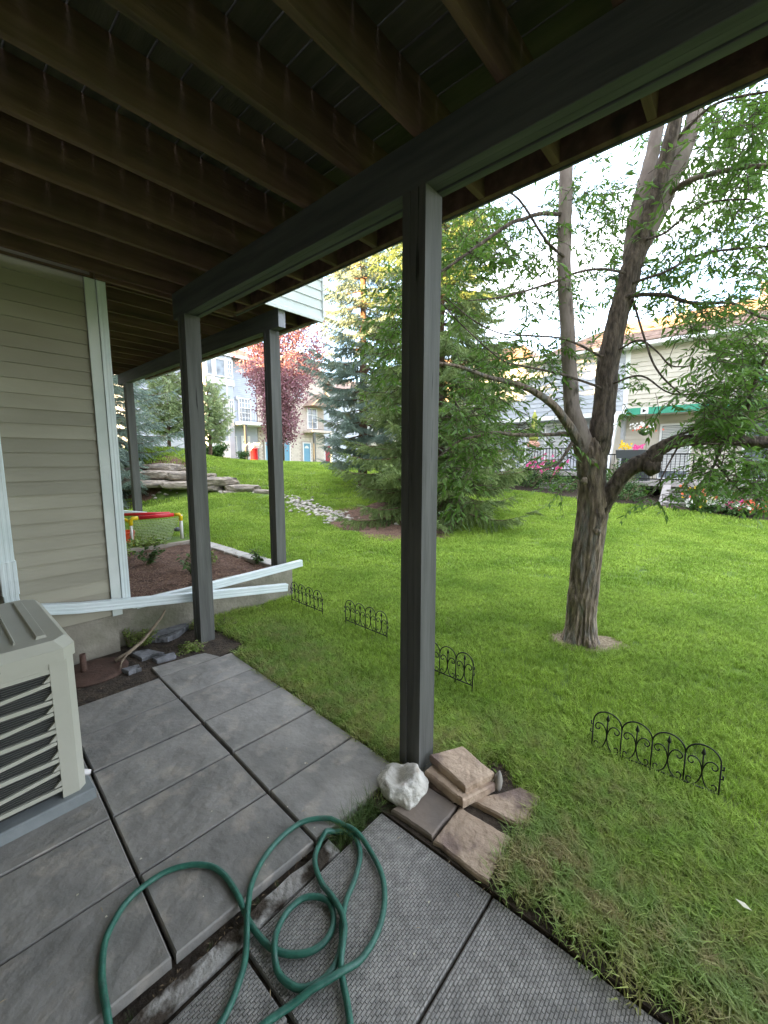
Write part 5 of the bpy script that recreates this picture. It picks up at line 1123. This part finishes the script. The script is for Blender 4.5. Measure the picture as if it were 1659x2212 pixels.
for q in ((1065, 1030, 16.0, .95, .9, 1500, 'dark green shrub with pale blossom clusters at the left end of the decks', ('petalwhite', 10, .08, .7)), (1100, 1033, 15.8, .9, .7, 1200, 'green shrub with a spray of white blossom before the blue deck', ('petalwhite', 40, .09, .75)),
          (1122, 1030, 16.2, 1.35, .75, 1300, 'rounded grey-green shrub beneath the parasol', None), (1150, 1036, 15.9, .8, .8, 1200, 'dark shrub between the grey-green one and the roses', None), (1182, 1038, 16.0, 1.0, .75, 1100, 'rose bush covered in bright pink flowers', ('pink', 42, .09, .8)),
          (1225, 1045, 15.7, .55, .6, 700, 'low light green leafy clump beside the grey step', None), (1325, 1062, 15.6, .9, .8, 1100, 'pale green leafy shrub just right of the trunk', None), (1355, 1064, 15.4, .6, .5, 700, 'low leafy clump left of the deck stairs', None), (1345, 1010, 16.0, 1.3, .55, 900, 'tall light green plant growing up by the deck rail', None),
          (1530, 1070, 15.6, .9, .8, 900, 'shrub with small orange flowers right of the stairs', ('coral', 14, .07, .6)), (1560, 1085, 15.2, .7, .7, 900, 'dark bush behind the white bedding flowers', None), (1590, 1080, 15.6, 1.1, .7, 900, 'taller shrub in the flower bed at right', None), (1640, 1085, 15.4, .9, .8, 900, 'bush behind the coral flowers at the picture edge', None), (1500, 1068, 15.8, .6, .5, 500, 'small plant with yellow flowers by the stairs', ('petalyellow', 12, .07, .8)),
          (1020, 1030, 17.5, 1.2, .9, 900, 'leafy shrub below the farthest deck', None)):
    bush(*q[:7], fl=q[7])
for k, (px, py, mt, n, lb) in enumerate(((1500, 1078, 'petalwhite', 14, 'leftmost clump of white and pink bedding flowers'), (1535, 1080, 'petalwhite', 34, 'clump of tall white bedding flowers'), (1568, 1086, 'petalwhite', 34, 'second clump of white bedding flowers, right of the tall one'), (1600, 1092, 'petalwhite', 10, 'few small white flowers before the dark bush'),
        (1612, 1090, 'coral', 24, 'clump of bright coral geraniums in the bed'), (1640, 1094, 'coral', 10, 'smaller coral geranium clump at the picture edge'), (1590, 1080, 'pink', 8, 'pale pink flowers above the coral geraniums'), (1528, 1064, 'petalyellow', 10, 'yellow flowers behind the white bedding flowers'))):
    P = gx(px, py, 15.0 + .1 * (k % 3)); g = h1(P[0], P[1]); rt = plant('bedding_flower', (P[0], P[1], g), .32, .22, 16, M['shrub'], M['stick'], .07, lb, 'flowers', 'bedding flowers in the right flower bed', 16)
    petals(rt, (P[0] - .08, P[1], g + .30), (.1, .16, .07), n, M[mt], .05)
P = gx(1560, 1095, 15.3); e = MB(); pts = [(14.6, -6), (14.5, -2), (14.7, .0), (15.3, .1), (15.35, 1.95), (15.0, 2.1), (15.1, 4.5), (15.0, 7), (15.3, 9.6), (16.0, 11), (17.9, 11), (17.9, -6)]
n_ = 40; b = MB(); ys = np.linspace(-6, 11, n_); vs = []
for y in ys:
    xe = 14.75 + .25 * math.sin(y * 1.3) + (.25 if y > 2 else 0); 
    for x in np.linspace(xe, 18.8, 12): vs.append((x, y, h1(x, y) - .03 + .022 + .02 * mnoise.noise(Vector((x * 4, y * 4, 0)))))
fs = [(j * 12 + i, j * 12 + i + 1, j * 12 + i + 13, j * 12 + i + 12) for j in range(n_ - 1) for i in range(11)]
b.add(vs, fs, True); tag(b.build('flower_bed', M['soil']), kind='structure')

# ------------------------------------------------------------------ far row of houses on the left, facing us
YF = 32.0
def lap(parent, name, mt, x0, x1, y, z0, z1, pitch=.16):
    b = MB(); z = z0
    while z < z1 - .01:
        zt = min(z + pitch, z1); b.add([(x0, y - .035, z), (x1, y - .035, z), (x1, y - .008, zt), (x0, y - .008, zt), (x0, y, z), (x1, y, z), (x1, y, zt), (x0, y, zt)], [(0, 1, 2, 3), (1, 0, 4, 5), (1, 5, 6, 2), (0, 3, 7, 4)]); z += pitch
    tag(b.build(name, mt, parent), kind='stuff')
def ywindow(parent, y, x0, x1, z0, z1, cols=1, rows=1, name='window', fill=None, arch=False):
    w = thing(name, ((x0 + x1) / 2, y, z0)); w.parent = parent; w.location = Vector(((x0 + x1) / 2, y, z0)) - wloc(parent)
    f = MB(); t = .09
    for q in ((x0, x1, z0, z0 + t), (x0, x1, z1 - t, z1), (x0, x0 + t, z0 + t, z1 - t), (x1 - t, x1, z0 + t, z1 - t)): f.box(q[0], q[1], y - .12, y - .01, q[2], q[3])
    for k in range(1, cols): xx = x0 + (x1 - x0) * k / cols; f.box(xx - .022, xx + .022, y - .10, y - .05, z0 + t, z1 - t)
    for k in range(1, rows): zz = z0 + (z1 - z0) * k / rows; f.box(x0 + t, x1 - t, y - .098, y - .052, zz - .02, zz + .02)
    f.build('frame', M['white'], w); b = MB(); b.box(x0 + t, x1 - t, y - .06, y - .04, z0 + t, z1 - t); b.build('pane' if fill is None else 'leaf', fill or M['glass'], w)
    if arch:
        b = MB(); c_ = (x0 + x1) / 2; r = (x1 - x0) * .26; zc = z1 - .55; pts = [(c_ + r * math.cos(a), zc + r * math.sin(a)) for a in np.linspace(0, math.pi, 9)]; n = len(pts)
        b.add([(x, y - .066, z) for x, z in pts] + [(x, y - .061, z) for x, z in pts], [tuple(range(n))[::-1], tuple(range(n, 2 * n))] + [(i, i + 1, n + i + 1, n + i) for i in range(n - 1)] + [(n - 1, 0, n, 2 * n - 1)]); b.build('fanlight', arch if not arch is True else M['glass'], w)
G0 = 1.35
lb_ = thing('far_house', (17, YF, G0), 'light blue three-storey house with white bay window and balcony on the rise', 'house')
b = MB(); b.box(10, 19.75, YF, YF + 9, G0 - .5, 9.85); b.build('wall', M['blueside'], lb_)
lap(lb_, 'siding', M['blueside'], 10, 19.7, YF, G0, 9.75)
def bay(parent, x0, x1, yf, z0, z1, mt):
    pts = [(x0, YF - .04), (x0 + .45, yf), (x1 - .45, yf), (x1, YF - .04)]; b = MB(); b.poly(pts, z0, z1); return b.build('bay', mt, parent)
bay(lb_, 14.6, 17.65, YF - .8, 1.4, 7.55, M['blueside']); bay(lb_, 14.5, 17.75, YF - .88, 7.55, 8.02, M['white']); bay(lb_, 14.6, 17.65, YF - .8, 8.02, 9.75, M['blueside'])
yb = YF - .8
ywindow(lb_, yb, 15.75, 16.62, 8.12, 9.5, 1, 1); ywindow(lb_, yb, 15.06, 15.6, 8.12, 9.5, 1, 1); ywindow(lb_, yb + .0, 16.72, 17.2, 8.12, 9.5, 2, 4)
for x in (16.68, 15.67): b = MB(); b.box(x - .05, x + .05, yb - .05, yb + .1, 1.5, 9.7); b.build('corner_trim', M['white'], lb_)
ywindow(lb_, yb, 15.75, 16.55, 5.1, 6.5, 3, 4); ywindow(lb_, yb, 16.75, 17.18, 5.1, 6.5, 2, 4)
ywindow(lb_, YF, 18.0, 19.15, 4.85, 6.85, 4, 5, 'french_door')
b = MB(); b.bbox(17.3, 22.0, YF - 1.7, YF - .04, 4.55, 4.78, .01); b.build('balcony_floor', M['white'], lb_)
railing(lb_, (17.35, YF - 1.65), (19.7, YF - 1.65), 4.8, 5.75, M['darkgrey'], .14)
b = MB(); b.box(17.66, 17.84, YF - 1.6, YF - 1.42, G0 - .3, 4.55); b.build('post', M['post'], lb_)
ywindow(lb_, YF, 18.15, 18.95, 1.5, 3.75, 1, 1, 'front_door', M['white'], arch=M['glass']); ywindow(lb_, YF, 17.45, 17.75, 1.6, 3.7, 1, 4)
ywindow(lb_, yb, 14.9, 16.7, 1.45, 3.2, 2, 3, 'garage_door', M['white'])
b = MB(); b.lathe((17.9, YF - .12, 6.65), [(.04, 0), (.11, .05), (.11, .2), (.04, .28)], 8); b.build('lantern', M['white'], lb_)
b = MB(); b.box(9.8, 20.0, YF - .98, YF - .86, 9.78, 9.98); b.build('gutter', M['white'], lb_)
b = MB(); b.add([(9.5, YF - .9, 9.9), (20.2, YF - .9, 9.9), (20.2, YF + 9, 9.9), (9.5, YF + 9, 9.9), (9.5, YF + 4, 12.2), (18.5, YF + 4, 12.2)], [(0, 1, 5, 4), (2, 3, 4, 5), (1, 2, 5), (3, 0, 4), (3, 2, 1, 0)]); b.build('roof', M['shingle'], lb_)
roof_rows(lb_, (9.5, YF - .93, 9.92), (20.2, YF - .93, 9.92), (9.5, YF + 4, 12.25), (18.5, YF + 4, 12.25), 16, M['shingle'])
b = MB(); b.tube([(18.2, YF + .6, 10.4), (18.2, YF + .6, 11.15)], .13, 10); b.build('vent_pipe', M['white'], lb_)
tn = thing('far_house', (23.5, YF, G0), 'tan gabled house with blue garage doors behind the plum tree', 'house')
b = MB(); b.box(19.8, 27.2, YF + .01, YF + 9, G0 - .5, 9.3); b.build('wall', M['tan'], tn)
lap(tn, 'siding', M['tan'], 19.8, 27.2, YF, 3.9, 9.3)
b = MB()
for r in range(17):      # brickwork of the ground floor, coursed
    z = 1.3 + r * .15
    x = 19.8 + (.15 if r % 2 else 0)
    while x < 27.1:
        if not ((20.2 < x + .15 < 23.2 or 24.3 < x + .15 < 25.6) and z < 3.5): b.box(x, x + .285, YF - .03, YF + .005, z, z + .135)
        x += .30
M['palebrick'] = mat('pale_painted_brick', (.58, .50, .42), (.68, .60, .51), 3, .8, world_co=True)
tag(b.build('brickwork', M['palebrick'], tn), kind='stuff')
ywindow(tn, YF, 20.35, 21.65, 1.4, 3.45, 2, 1, 'garage_door', M['garageblue']); ywindow(tn, YF, 21.75, 23.05, 1.4, 3.45, 2, 1, 'garage_door', M['garageblue']); ywindow(tn, YF, 24.5, 25.45, 1.4, 3.4, 1, 1, 'front_door', M['garageblue'], arch=M['petalwhite'])
ywindow(tn, YF, 20.6, 22.0, 4.7, 6.9, 3, 3); ywindow(tn, YF, 23.5, 24.7, 7.4, 8.8, 2, 2); ywindow(tn, YF, 25.1, 26.3, 4.7, 6.7, 2, 3, 'french_door')
b = MB(); b.bbox(24.6, 27.2, YF - 1.5, YF - .04, 4.3, 4.5, .01); b.build('balcony_floor', M['tan'], tn); railing(tn, (24.65, YF - 1.45), (27.1, YF - 1.45), 4.5, 5.5, M['darkgrey'], .14)
for x in (24.9, 27.0, 20.0): b = MB(); b.box(x - .1, x + .1, YF - 1.4, YF - 1.2, G0 - .3, 4.3); b.build('post', M['post'], tn)
b = MB(); b.bbox(26.75, 26.95, YF - 1.6, YF - 1.44, 1.0, 4.4, .01); b.build('downspout', M['white'], tn)
b = MB(); b.add([(20.6, YF + .005, 9.3), (28.0, YF + .005, 9.3), (24.4, YF + .005, 11.6), (20.6, YF + 8, 9.3), (28.0, YF + 8, 9.3), (24.4, YF + 8, 11.6)], [(0, 1, 2), (5, 4, 3), (0, 3, 4, 1), (0, 2, 5, 3), (1, 4, 5, 2)]); b.build('gable', M['tan'], tn)
roof_rows(tn, (20.2, YF - .4, 9.10), (20.2, YF + 8, 9.10), (24.4, YF - .4, 11.75), (24.4, YF + 8, 11.75), 14, M['shingle']); roof_rows(tn, (28.4, YF - .4, 9.10), (28.4, YF + 8, 9.10), (24.4, YF - .4, 11.75), (24.4, YF + 8, 11.75), 14, M['shingle'])
for A_, B2 in (((20.2, 9.0), (24.4, 11.66)), ((28.4, 9.0), (24.4, 11.66))): b = MB(); b.beam((A_[0], YF - .45, A_[1]), (B2[0], YF - .45, B2[1]), .08, .2, up=(0, 1, 0)); b.build('barge_board', M['white'], tn)
b = MB(); b.add([(24.6, YF - 1.6, 6.75), (27.6, YF - 1.6, 6.75), (26.1, YF - 1.6, 8.0), (24.6, YF, 6.75), (27.6, YF, 6.75), (26.1, YF, 8.0)], [(0, 1, 2), (5, 4, 3), (0, 3, 4, 1), (0, 2, 5, 3), (1, 4, 5, 2)]); b.build('porch_roof', M['shingle'], tn)
b = MB(); b.beam((27.7, YF - 1.66, 6.7), (26.1, YF - 1.66, 8.06), .06, .22, up=(0, 1, 0)); b.build('barge_board', M['white'], tn)
rd = thing('far_house', (31, YF, G0), 'pale house with a dark red front door, behind the blue-green spruce', 'house')
b = MB(); b.box(27.25, 40, YF + 1.0, YF + 10, G0 - .5, 8.9); b.build('wall', M['bluegrey'], rd); lap(rd, 'siding', M['bluegrey'], 27.25, 40, YF + 1.0, G0, 8.8, .2)
ywindow(rd, YF + 1.0, 28.0, 29.0, 1.3, 3.3, 1, 1, 'front_door', M['darkred'], arch=M['petalwhite']); ywindow(rd, YF + 1.0, 30, 31.6, 4.8, 6.2, 2, 2)
b = MB(); b.add([(27.0, YF + .2, 8.8), (40.5, YF + .2, 8.8), (40.5, YF + 10, 8.8), (27.0, YF + 10, 8.8), (29, YF + 5, 11.2), (38.5, YF + 5, 11.2)], [(0, 1, 5, 4), (2, 3, 4, 5), (1, 2, 5), (3, 0, 4), (3, 2, 1, 0)]); b.build('roof', M['shingle'], rd)
roof_rows(rd, (27.0, YF + .17, 8.82), (40.5, YF + .17, 8.82), (29, YF + 5, 11.24), (38.5, YF + 5, 11.24), 14, M['shingle'])
P = gy(549, 982, 29.5); pt = thing('flower_pot', (P[0], P[1], h1(P[0], P[1])), 'tall red pot of white flowers standing on the rise by the front door', 'flower pot')
z0 = P[2] - .55; b = MB(); b.lathe((P[0], P[1], z0), [(.26, 0), (.30, .1), (.28, .95), (.31, .97), (.31, 1.05), (.1, 1.05)], 14); b.build('pot', M['red'], pt); petals(pt, (P[0], P[1] - .05, z0 + 1.25), (.25, .15, .12), 60, M['petalwhite'], .10)

# ------------------------------------------------------------------ grass
def bladebunch(name, n, r, h, wdt, seed, mt, lean=.5):
    rs = np.random.RandomState(seed); V, F = [], []
    for k in range(n):
        a, q = rs.rand() * 6.28, r * rs.rand() ** .5; x, y = q * math.cos(a), q * math.sin(a); a = rs.rand() * 6.28; hh = h * rs.uniform(.55, 1.15); ln = lean * hh * rs.uniform(.2, 1.3); c_, s2 = math.cos(a), math.sin(a); w = wdt * rs.uniform(.7, 1.2)
        t = rs.rand() * 6.28; wx, wy = -s2 * w, c_ * w; n0 = len(V)
        V += [(x - wx, y - wy, -.01), (x + wx, y + wy, -.01), (x + c_ * ln * .35 + wx * .8, y + s2 * ln * .35 + wy * .8, hh * .6), (x + c_ * ln * .35 - wx * .8, y + s2 * ln * .35 - wy * .8, hh * .6), (x + c_ * ln, y + s2 * ln, hh * rs.uniform(.85, 1))]
        F += [(n0, n0 + 1, n0 + 2, n0 + 3), (n0 + 3, n0 + 2, n0 + 4)]
    me = bpy.data.meshes.new(name); me.from_pydata(V, [], F); me.materials.append(mt); me.update(); return me
def grass_mat():
    m = bpy.data.materials.new('grass_blades'); m.use_nodes = True; t = m.node_tree; n = t.nodes; l = t.links; b = n['Principled BSDF']; b.inputs['Roughness'].default_value = .6; b.inputs['Specular IOR Level'].default_value = .25
    g = n.new('ShaderNodeNewGeometry'); at_ = n.new('ShaderNodeAttribute'); at_.attribute_type = 'INSTANCER'; at_.attribute_name = 'dry'
    no = n.new('ShaderNodeTexNoise'); no.inputs['Scale'].default_value = 1.1; no.inputs['Detail'].default_value = 5; l.new(g.outputs['Position'], no.inputs['Vector'])
    r = n.new('ShaderNodeValToRGB'); r.color_ramp.elements[0].position = .33; r.color_ramp.elements[0].color = (.20, .33, .036, 1); r.color_ramp.elements[1].position = .64; r.color_ramp.elements[1].color = (.35, .49, .072, 1); l.new(no.outputs['Fac'], r.inputs[0])
    n2 = n.new('ShaderNodeTexNoise'); n2.inputs['Scale'].default_value = 26; n2.inputs['Detail'].default_value = 3; l.new(g.outputs['Position'], n2.inputs['Vector'])
    r2 = n.new('ShaderNodeMapRange'); r2.inputs['From Min'].default_value = .3; r2.inputs['From Max'].default_value = .7; r2.inputs['To Min'].default_value = .6; r2.inputs['To Max'].default_value = 1.35; l.new(n2.outputs['Fac'], r2.inputs['Value'])
    hs = n.new('ShaderNodeHueSaturation'); l.new(r.outputs[0], hs.inputs['Color']); l.new(r2.outputs[0], hs.inputs['Value'])
    dr = n.new('ShaderNodeValToRGB'); dr.color_ramp.elements[0].color = (.27, .37, .12, 1); dr.color_ramp.elements[1].color = (.40, .32, .17, 1); dr.color_ramp.elements[0].position = .4; dr.color_ramp.elements[1].position = .62
    n3 = n.new('ShaderNodeTexNoise'); n3.inputs['Scale'].default_value = 9; l.new(g.outputs['Position'], n3.inputs['Vector']); l.new(n3.outputs['Fac'], dr.inputs[0])
    mx = n.new('ShaderNodeMix'); mx.data_type = 'RGBA'; l.new(at_.outputs['Fac'], mx.inputs['Factor']); l.new(hs.outputs[0], mx.inputs[6]); l.new(dr.outputs[0], mx.inputs[7]); l.new(mx.outputs[2], b.inputs['Base Color'])
    tr = n.new('ShaderNodeBsdfTranslucent'); l.new(mx.outputs[2], tr.inputs[0]); ms = n.new('ShaderNodeMixShader'); ms.inputs[0].default_value = .3; l.new(b.outputs[0], ms.inputs[1]); l.new(tr.outputs[0], ms.inputs[2]); l.new(ms.outputs[0], n['Material Output'].inputs[0])
    return m
GM = grass_mat()
hid = bpy.data.collections.new('blade_bunches')
def in_rect(x, y, x0, x1, y0, y1): return (x > x0) & (x < x1) & (y > y0) & (y < y1)
PEB = [(A_2, B_2) for A_2, B_2 in ((gt(628, 1073), gt(735, 1112)),)]
RBX = np.array([gd(*q)[:2] for q in RB]); 
def blocked(x, y):
    m = in_rect(x, y, -9, 1.43, -30, 3.50) | in_rect(x, y, -9, 1.115, 3, 16)
    pr_ = (x - PO[0]) * PU[0] + (y - PO[1]) * PU[1]; pv_ = (x - PO[0]) * PV[0] + (y - PO[1]) * PV[1]
    m |= (pr_ < .635 + .012 * np.sin(y * 21)) & (pv_ > -.03) & (pv_ < 2.06) & (x > -5)
    m |= in_rect(x, y, 1.1, 1.95, 3.35, 4.6) | in_rect(x, y, 1.1, 3.14, 4.3, 7.6)
    m |= in_rect(x, y, 1.4, 1.90, .67, 1.27) | in_rect(x, y, 1.4, 2.01, .66, .95) | ((x - 2.03) ** 2 + (y - .93) ** 2 < .012) | in_rect(x, y, 1.65, 1.96, .86, 1.24)
    w = .1 * np.sin(np.arctan2(y - 1, x - 4) * 5)
    m |= ((x - MULCH1[0]) ** 2 / 4.2 + (y - MULCH1[1]) ** 2 / 3.3 < .92 + w)
    a = R_(120); dx_, dy_ = x - 4.2, y - 1.06; u = dx_ * math.cos(a) + dy_ * math.sin(a); v = -dx_ * math.sin(a) + dy_ * math.cos(a); m |= (u / .38) ** 2 + (v / .22) ** 2 < .8
    m |= (x > 14.75 + .25 * np.sin(y * 1.3) + np.where(y > 2, .25, 0)) & (y < 11)
    for i in range(len(RBX) - 1):
        A, B = RBX[i], RBX[i + 1]; d = B - A; L = np.hypot(*d); t = ((x - A[0]) * d[0] + (y - A[1]) * d[1]) / L ** 2; s = ((x - A[0]) * -d[1] + (y - A[1]) * d[0]) / L; m |= (t > -.02) & (t < 1.02) & (s < .25) & (s > -.1) if False else (t > -.02) & (t < 1.02) & (np.abs(s) < .30)
    for A, B in PEB:
        d = (B - A)[:2]; L = np.hypot(*d); t = ((x - A[0]) * d[0] + (y - A[1]) * d[1]) / L ** 2; s = ((x - A[0]) * -d[1] + (y - A[1]) * d[0]) / L; m |= (t > 0) & (t < 1) & (np.abs(s + .1) < .32 * np.sin(np.pi * np.clip(t, 0, 1)))
    return m
def seen(x, y, pad=6.0):
    az = np.degrees(np.arctan2(x, y)); return (az > 48.58 - 43.5 - pad) & (az < 48.58 + 43.5 + pad * 2)
GRS = np.random.RandomState(5)
def sow(name, n, x0, x1, y0, y1, r0, r1, bunches, sc, lab, keep=None, dryf=None, label=None):
    x = GRS.uniform(x0, x1, n); y = GRS.uniform(y0, y1, n); d = np.hypot(x, y); ok = (d >= r0) & (d < r1) & ~blocked(x, y) & (seen(x, y) | (d < 2.5))
    if keep is not None: ok &= keep(x, y)
    x, y = x[ok], y[ok]; z = hz(x, y) - .032; n = len(x)
    me = bpy.data.meshes.new(name); me.vertices.add(n); me.vertices.foreach_set('co', np.column_stack([x, y, z]).astype(np.float32).ravel())
    for nm, ty, va in (('sc', 'FLOAT', GRS.uniform(.75, 1.25, n) * sc), ('rz', 'FLOAT', GRS.uniform(0, 6.283, n)), ('idx', 'INT', GRS.randint(0, len(bunches), n)), ('dryness', 'FLOAT', np.clip(dryf(x, y), 0, 1) if dryf else np.zeros(n))):
        a = me.attributes.new(nm, ty, 'POINT'); a.data.foreach_set('value', va.astype(np.int32 if ty == 'INT' else np.float32))
    o = bpy.data.objects.new(name, me); COL.objects.link(o); tag(o, label, 'grass', kind='stuff')
    ng = bpy.data.node_groups.new(name, 'GeometryNodeTree'); ng.interface.new_socket('Geometry', in_out='INPUT', socket_type='NodeSocketGeometry'); ng.interface.new_socket('Geometry', in_out='OUTPUT', socket_type='NodeSocketGeometry')
    nn = ng.nodes; ll = ng.links; gi = nn.new('NodeGroupInput'); go = nn.new('NodeGroupOutput'); m2p = nn.new('GeometryNodeMeshToPoints'); ll.new(gi.outputs[0], m2p.inputs['Mesh'])
    ci = nn.new('GeometryNodeCollectionInfo'); c_ = bpy.data.collections.new(name + '_src'); ci.inputs['Collection'].default_value = c_; ci.inputs['Separate Children'].default_value = True; ci.inputs['Reset Children'].default_value = True
    for k, bm_ in enumerate(bunches): ob = bpy.data.objects.new(f'{name}_bunch', bm_); c_.objects.link(ob)
    iop = nn.new('GeometryNodeInstanceOnPoints'); ll.new(m2p.outputs[0], iop.inputs['Points']); ll.new(ci.outputs[0], iop.inputs['Instance']); iop.inputs['Pick Instance'].default_value = True
    def attr(nm, ty): q = nn.new('GeometryNodeInputNamedAttribute'); q.data_type = ty; q.inputs['Name'].default_value = nm; return q.outputs['Attribute']
    ll.new(attr('idx', 'INT'), iop.inputs['Instance Index']); cx = nn.new('ShaderNodeCombineXYZ'); ll.new(attr('rz', 'FLOAT'), cx.inputs[2]); ll.new(cx.outputs[0], iop.inputs['Rotation']); ll.new(attr('sc', 'FLOAT'), iop.inputs['Scale'])
    sa = nn.new('GeometryNodeStoreNamedAttribute'); sa.domain = 'INSTANCE'; sa.data_type = 'FLOAT'; sa.inputs['Name'].default_value = 'dry'; ll.new(iop.outputs[0], sa.inputs['Geometry']); ll.new(attr('dryness', 'FLOAT'), sa.inputs['Value']); ll.new(sa.outputs[0], go.inputs[0])
    md = o.modifiers.new('grass', 'NODES'); md.node_group = ng; print(name, n); return o
NB_ = [bladebunch('blades', 30, .055, .052, .0017, s, GM, .8) for s in range(6)]
LB_ = [bladebunch('blades', 20, .06, .085, .0028, 20 + s, GM, 1.15) for s in range(6)]
MB_ = [bladebunch('blades', 30, .11, .058, .0040, 40 + s, GM, .7) for s in range(5)]
FB_ = [bladebunch('blades', 34, .24, .075, .0095, 60 + s, GM, .6) for s in range(5)]
def dry_strip(x, y):      # trampled, thirsty strip between the paving and the edging panels
    return np.clip((2.62 - x + .35 * np.sin(y * 2.3) * .5) / .5, 0, 1) * (y < 4.4)
dn = lambda x, y: np.clip(dry_strip(x, y) * (.12 + .36 * (np.sin(x * 7 + y * 3) * np.sin(y * 5 - x * 4) * .5 + .5)) + .45 * np.clip((1.95 - x) / .3, 0, 1) + GRS.uniform(-.1, .2, len(x)) * dry_strip(x, y), 0, 1)
sow('lawn_grass', 46000, 1.3, 7, -4, 8, 0, 6.5, NB_, 1.0, None, keep=lambda x, y: x > 1.5, dryf=lambda x, y: dn(x, y) * .6 + np.clip(GRS.normal(-.1, .16, len(x)), 0, 1), label='short bright green mown grass covering the near lawn')
sow('rough_grass', 24000, 1.3, 2.9, -4, 4.6, 0, 6, LB_, .82, None, keep=lambda x, y: GRS.rand(len(x)) < dry_strip(x, y) * np.clip((x - 1.42) / .12, .35, 1), dryf=dn, label='longer dull half-dry grass along the edge of the paving')
sow('lawn_grass', 62000, -2, 14, -10, 16, 6.5, 13.5, MB_, 1.0, None, dryf=lambda x, y: np.clip(GRS.normal(-.05, .12, len(x)), 0, 1), label='mown green grass sloping across the middle of the lawn')
sow('lawn_grass', 52000, 0, 32, -8, 34, 13.5, 34, FB_, 1.0, None, dryf=lambda x, y: np.clip(GRS.normal(-.02, .12, len(x)), 0, 1), label='sunnier green grass on the far bank and below the houses')
WB = [bladebunch('blades', 20, .035, .12, .0014, 80 + s, GM, 1.2) for s in range(3)]
def tuft(name, pts, label):
    V, F = [], []; rs = random.Random(len(pts))
    me = MB()
    for x, y, z, s in pts:
        src = rs.choice(WB); a = rs.random() * 6.28
        vs = [(x + s * (v.co.x * math.cos(a) - v.co.y * math.sin(a)), y + s * (v.co.x * math.sin(a) + v.co.y * math.cos(a)), z + s * v.co.z) for v in src.vertices]
        me.add(vs, [tuple(p.vertices) for p in src.polygons])
    M.setdefault('darkgrass', mat('dark_tuft_grass', (.045, .10, .018), (.12, .17, .045), 30, .6, world_co=True, transl=.25))  # tuft blades in a darker green than the lawn
    return tag(me.build(name, M['darkgrass']), label, 'grass', kind='stuff')
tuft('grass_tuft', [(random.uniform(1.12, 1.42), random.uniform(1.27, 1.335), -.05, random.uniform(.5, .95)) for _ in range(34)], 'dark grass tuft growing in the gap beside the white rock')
tuft('joint_weeds', [(random.uniform(-.4, 1.0), 1.345, -.045, random.uniform(.15, .3)) for _ in range(8)] + [(random.uniform(1.70, 1.75), random.uniform(.6, 1.2), -.04, random.uniform(.2, .4)) for _ in range(14)], 'small weeds in the joints around the flagstones')
# fallen petals, needles and a leaf
def bits(name, n, area, sz, asp, mt, label, cat, z=.002):
    V, F = [], []; rs = random.Random(n)
    for k in range(n):
        x, y, zz = area(rs); a = rs.random() * 6.28; L = sz * rs.uniform(.6, 1.3); w = L * asp; c_, s2 = math.cos(a), math.sin(a); n0 = len(V)
        V += [(x + c_ * L, y + s2 * L, zz + z), (x - s2 * w, y + c_ * w, zz + z + .003), (x - c_ * L, y - s2 * L, zz + z), (x + s2 * w, y - c_ * w, zz + z + .002)]; F.append((n0, n0 + 1, n0 + 2, n0 + 3))
    o = mesh_np(name, V, F, mt); return tag(o, label, cat, kind='stuff')
def onp(rs):
    x, y = rs.uniform(-.2, 1.38), rs.uniform(.1, 1.9); return x, y, .001 if y > 1.36 else -.027
M['drypetal'] = mat('dry_petals', (.62, .58, .42), (.7, .66, .52), 30, .7); M['straw'] = mat('dry_straw', (.40, .30, .17), (.52, .42, .26), 30, .8)
bits('fallen_petals', 46, onp, .005, .8, M['drypetal'], 'small pale petals scattered over the paving around the hose', 'petals')
bits('dry_needles', 70, lambda rs: (lambda x, y: (x, y, .001 if y > 1.36 and x < 1.66 else -.026))(rs.uniform(-.1, 1.7), rs.uniform(.1, 3.3)), .013, .09, M['straw'], 'dry needles and straw scattered on the paving', 'litter')
bits('leaf_litter', 420, lambda rs: (lambda q: (q[0], q[1], q[2]))(rs.choice(((rs.uniform(1.66, 1.78), rs.uniform(.62, 1.3), -.045), (rs.uniform(.5, 1.8), rs.uniform(3.45, 4.2), -.018), (rs.uniform(1.9, 2.15), rs.uniform(.85, 1.1), -.02), (rs.uniform(-.4, 1.1), rs.uniform(1.335, 1.365), -.04), (rs.uniform(1.40, 1.46), rs.uniform(-.2, .7), -.03), (rs.uniform(1.66, 1.74), rs.uniform(1.5, 3.4), -.02)))), .010, .25, mat('brown_litter', (.10, .07, .04), (.28, .2, .12), 50, .9, world_co=True), 'brown leaf litter in the gaps and dirt beside the paving', 'litter')
P = gz(2960 / 1.823, 3595 / 1.823, .03); b = MB(); b.add([(P[0], P[1], .04), (P[0] + .012, P[1] + .022, .046), (P[0] + .004, P[1] + .05, .05), (P[0] - .008, P[1] + .024, .043)], [(0, 1, 2, 3)]); tag(b.build('fallen_leaf', M['drypetal']), 'single pale dry leaf lying in the grass at lower right', 'leaf')
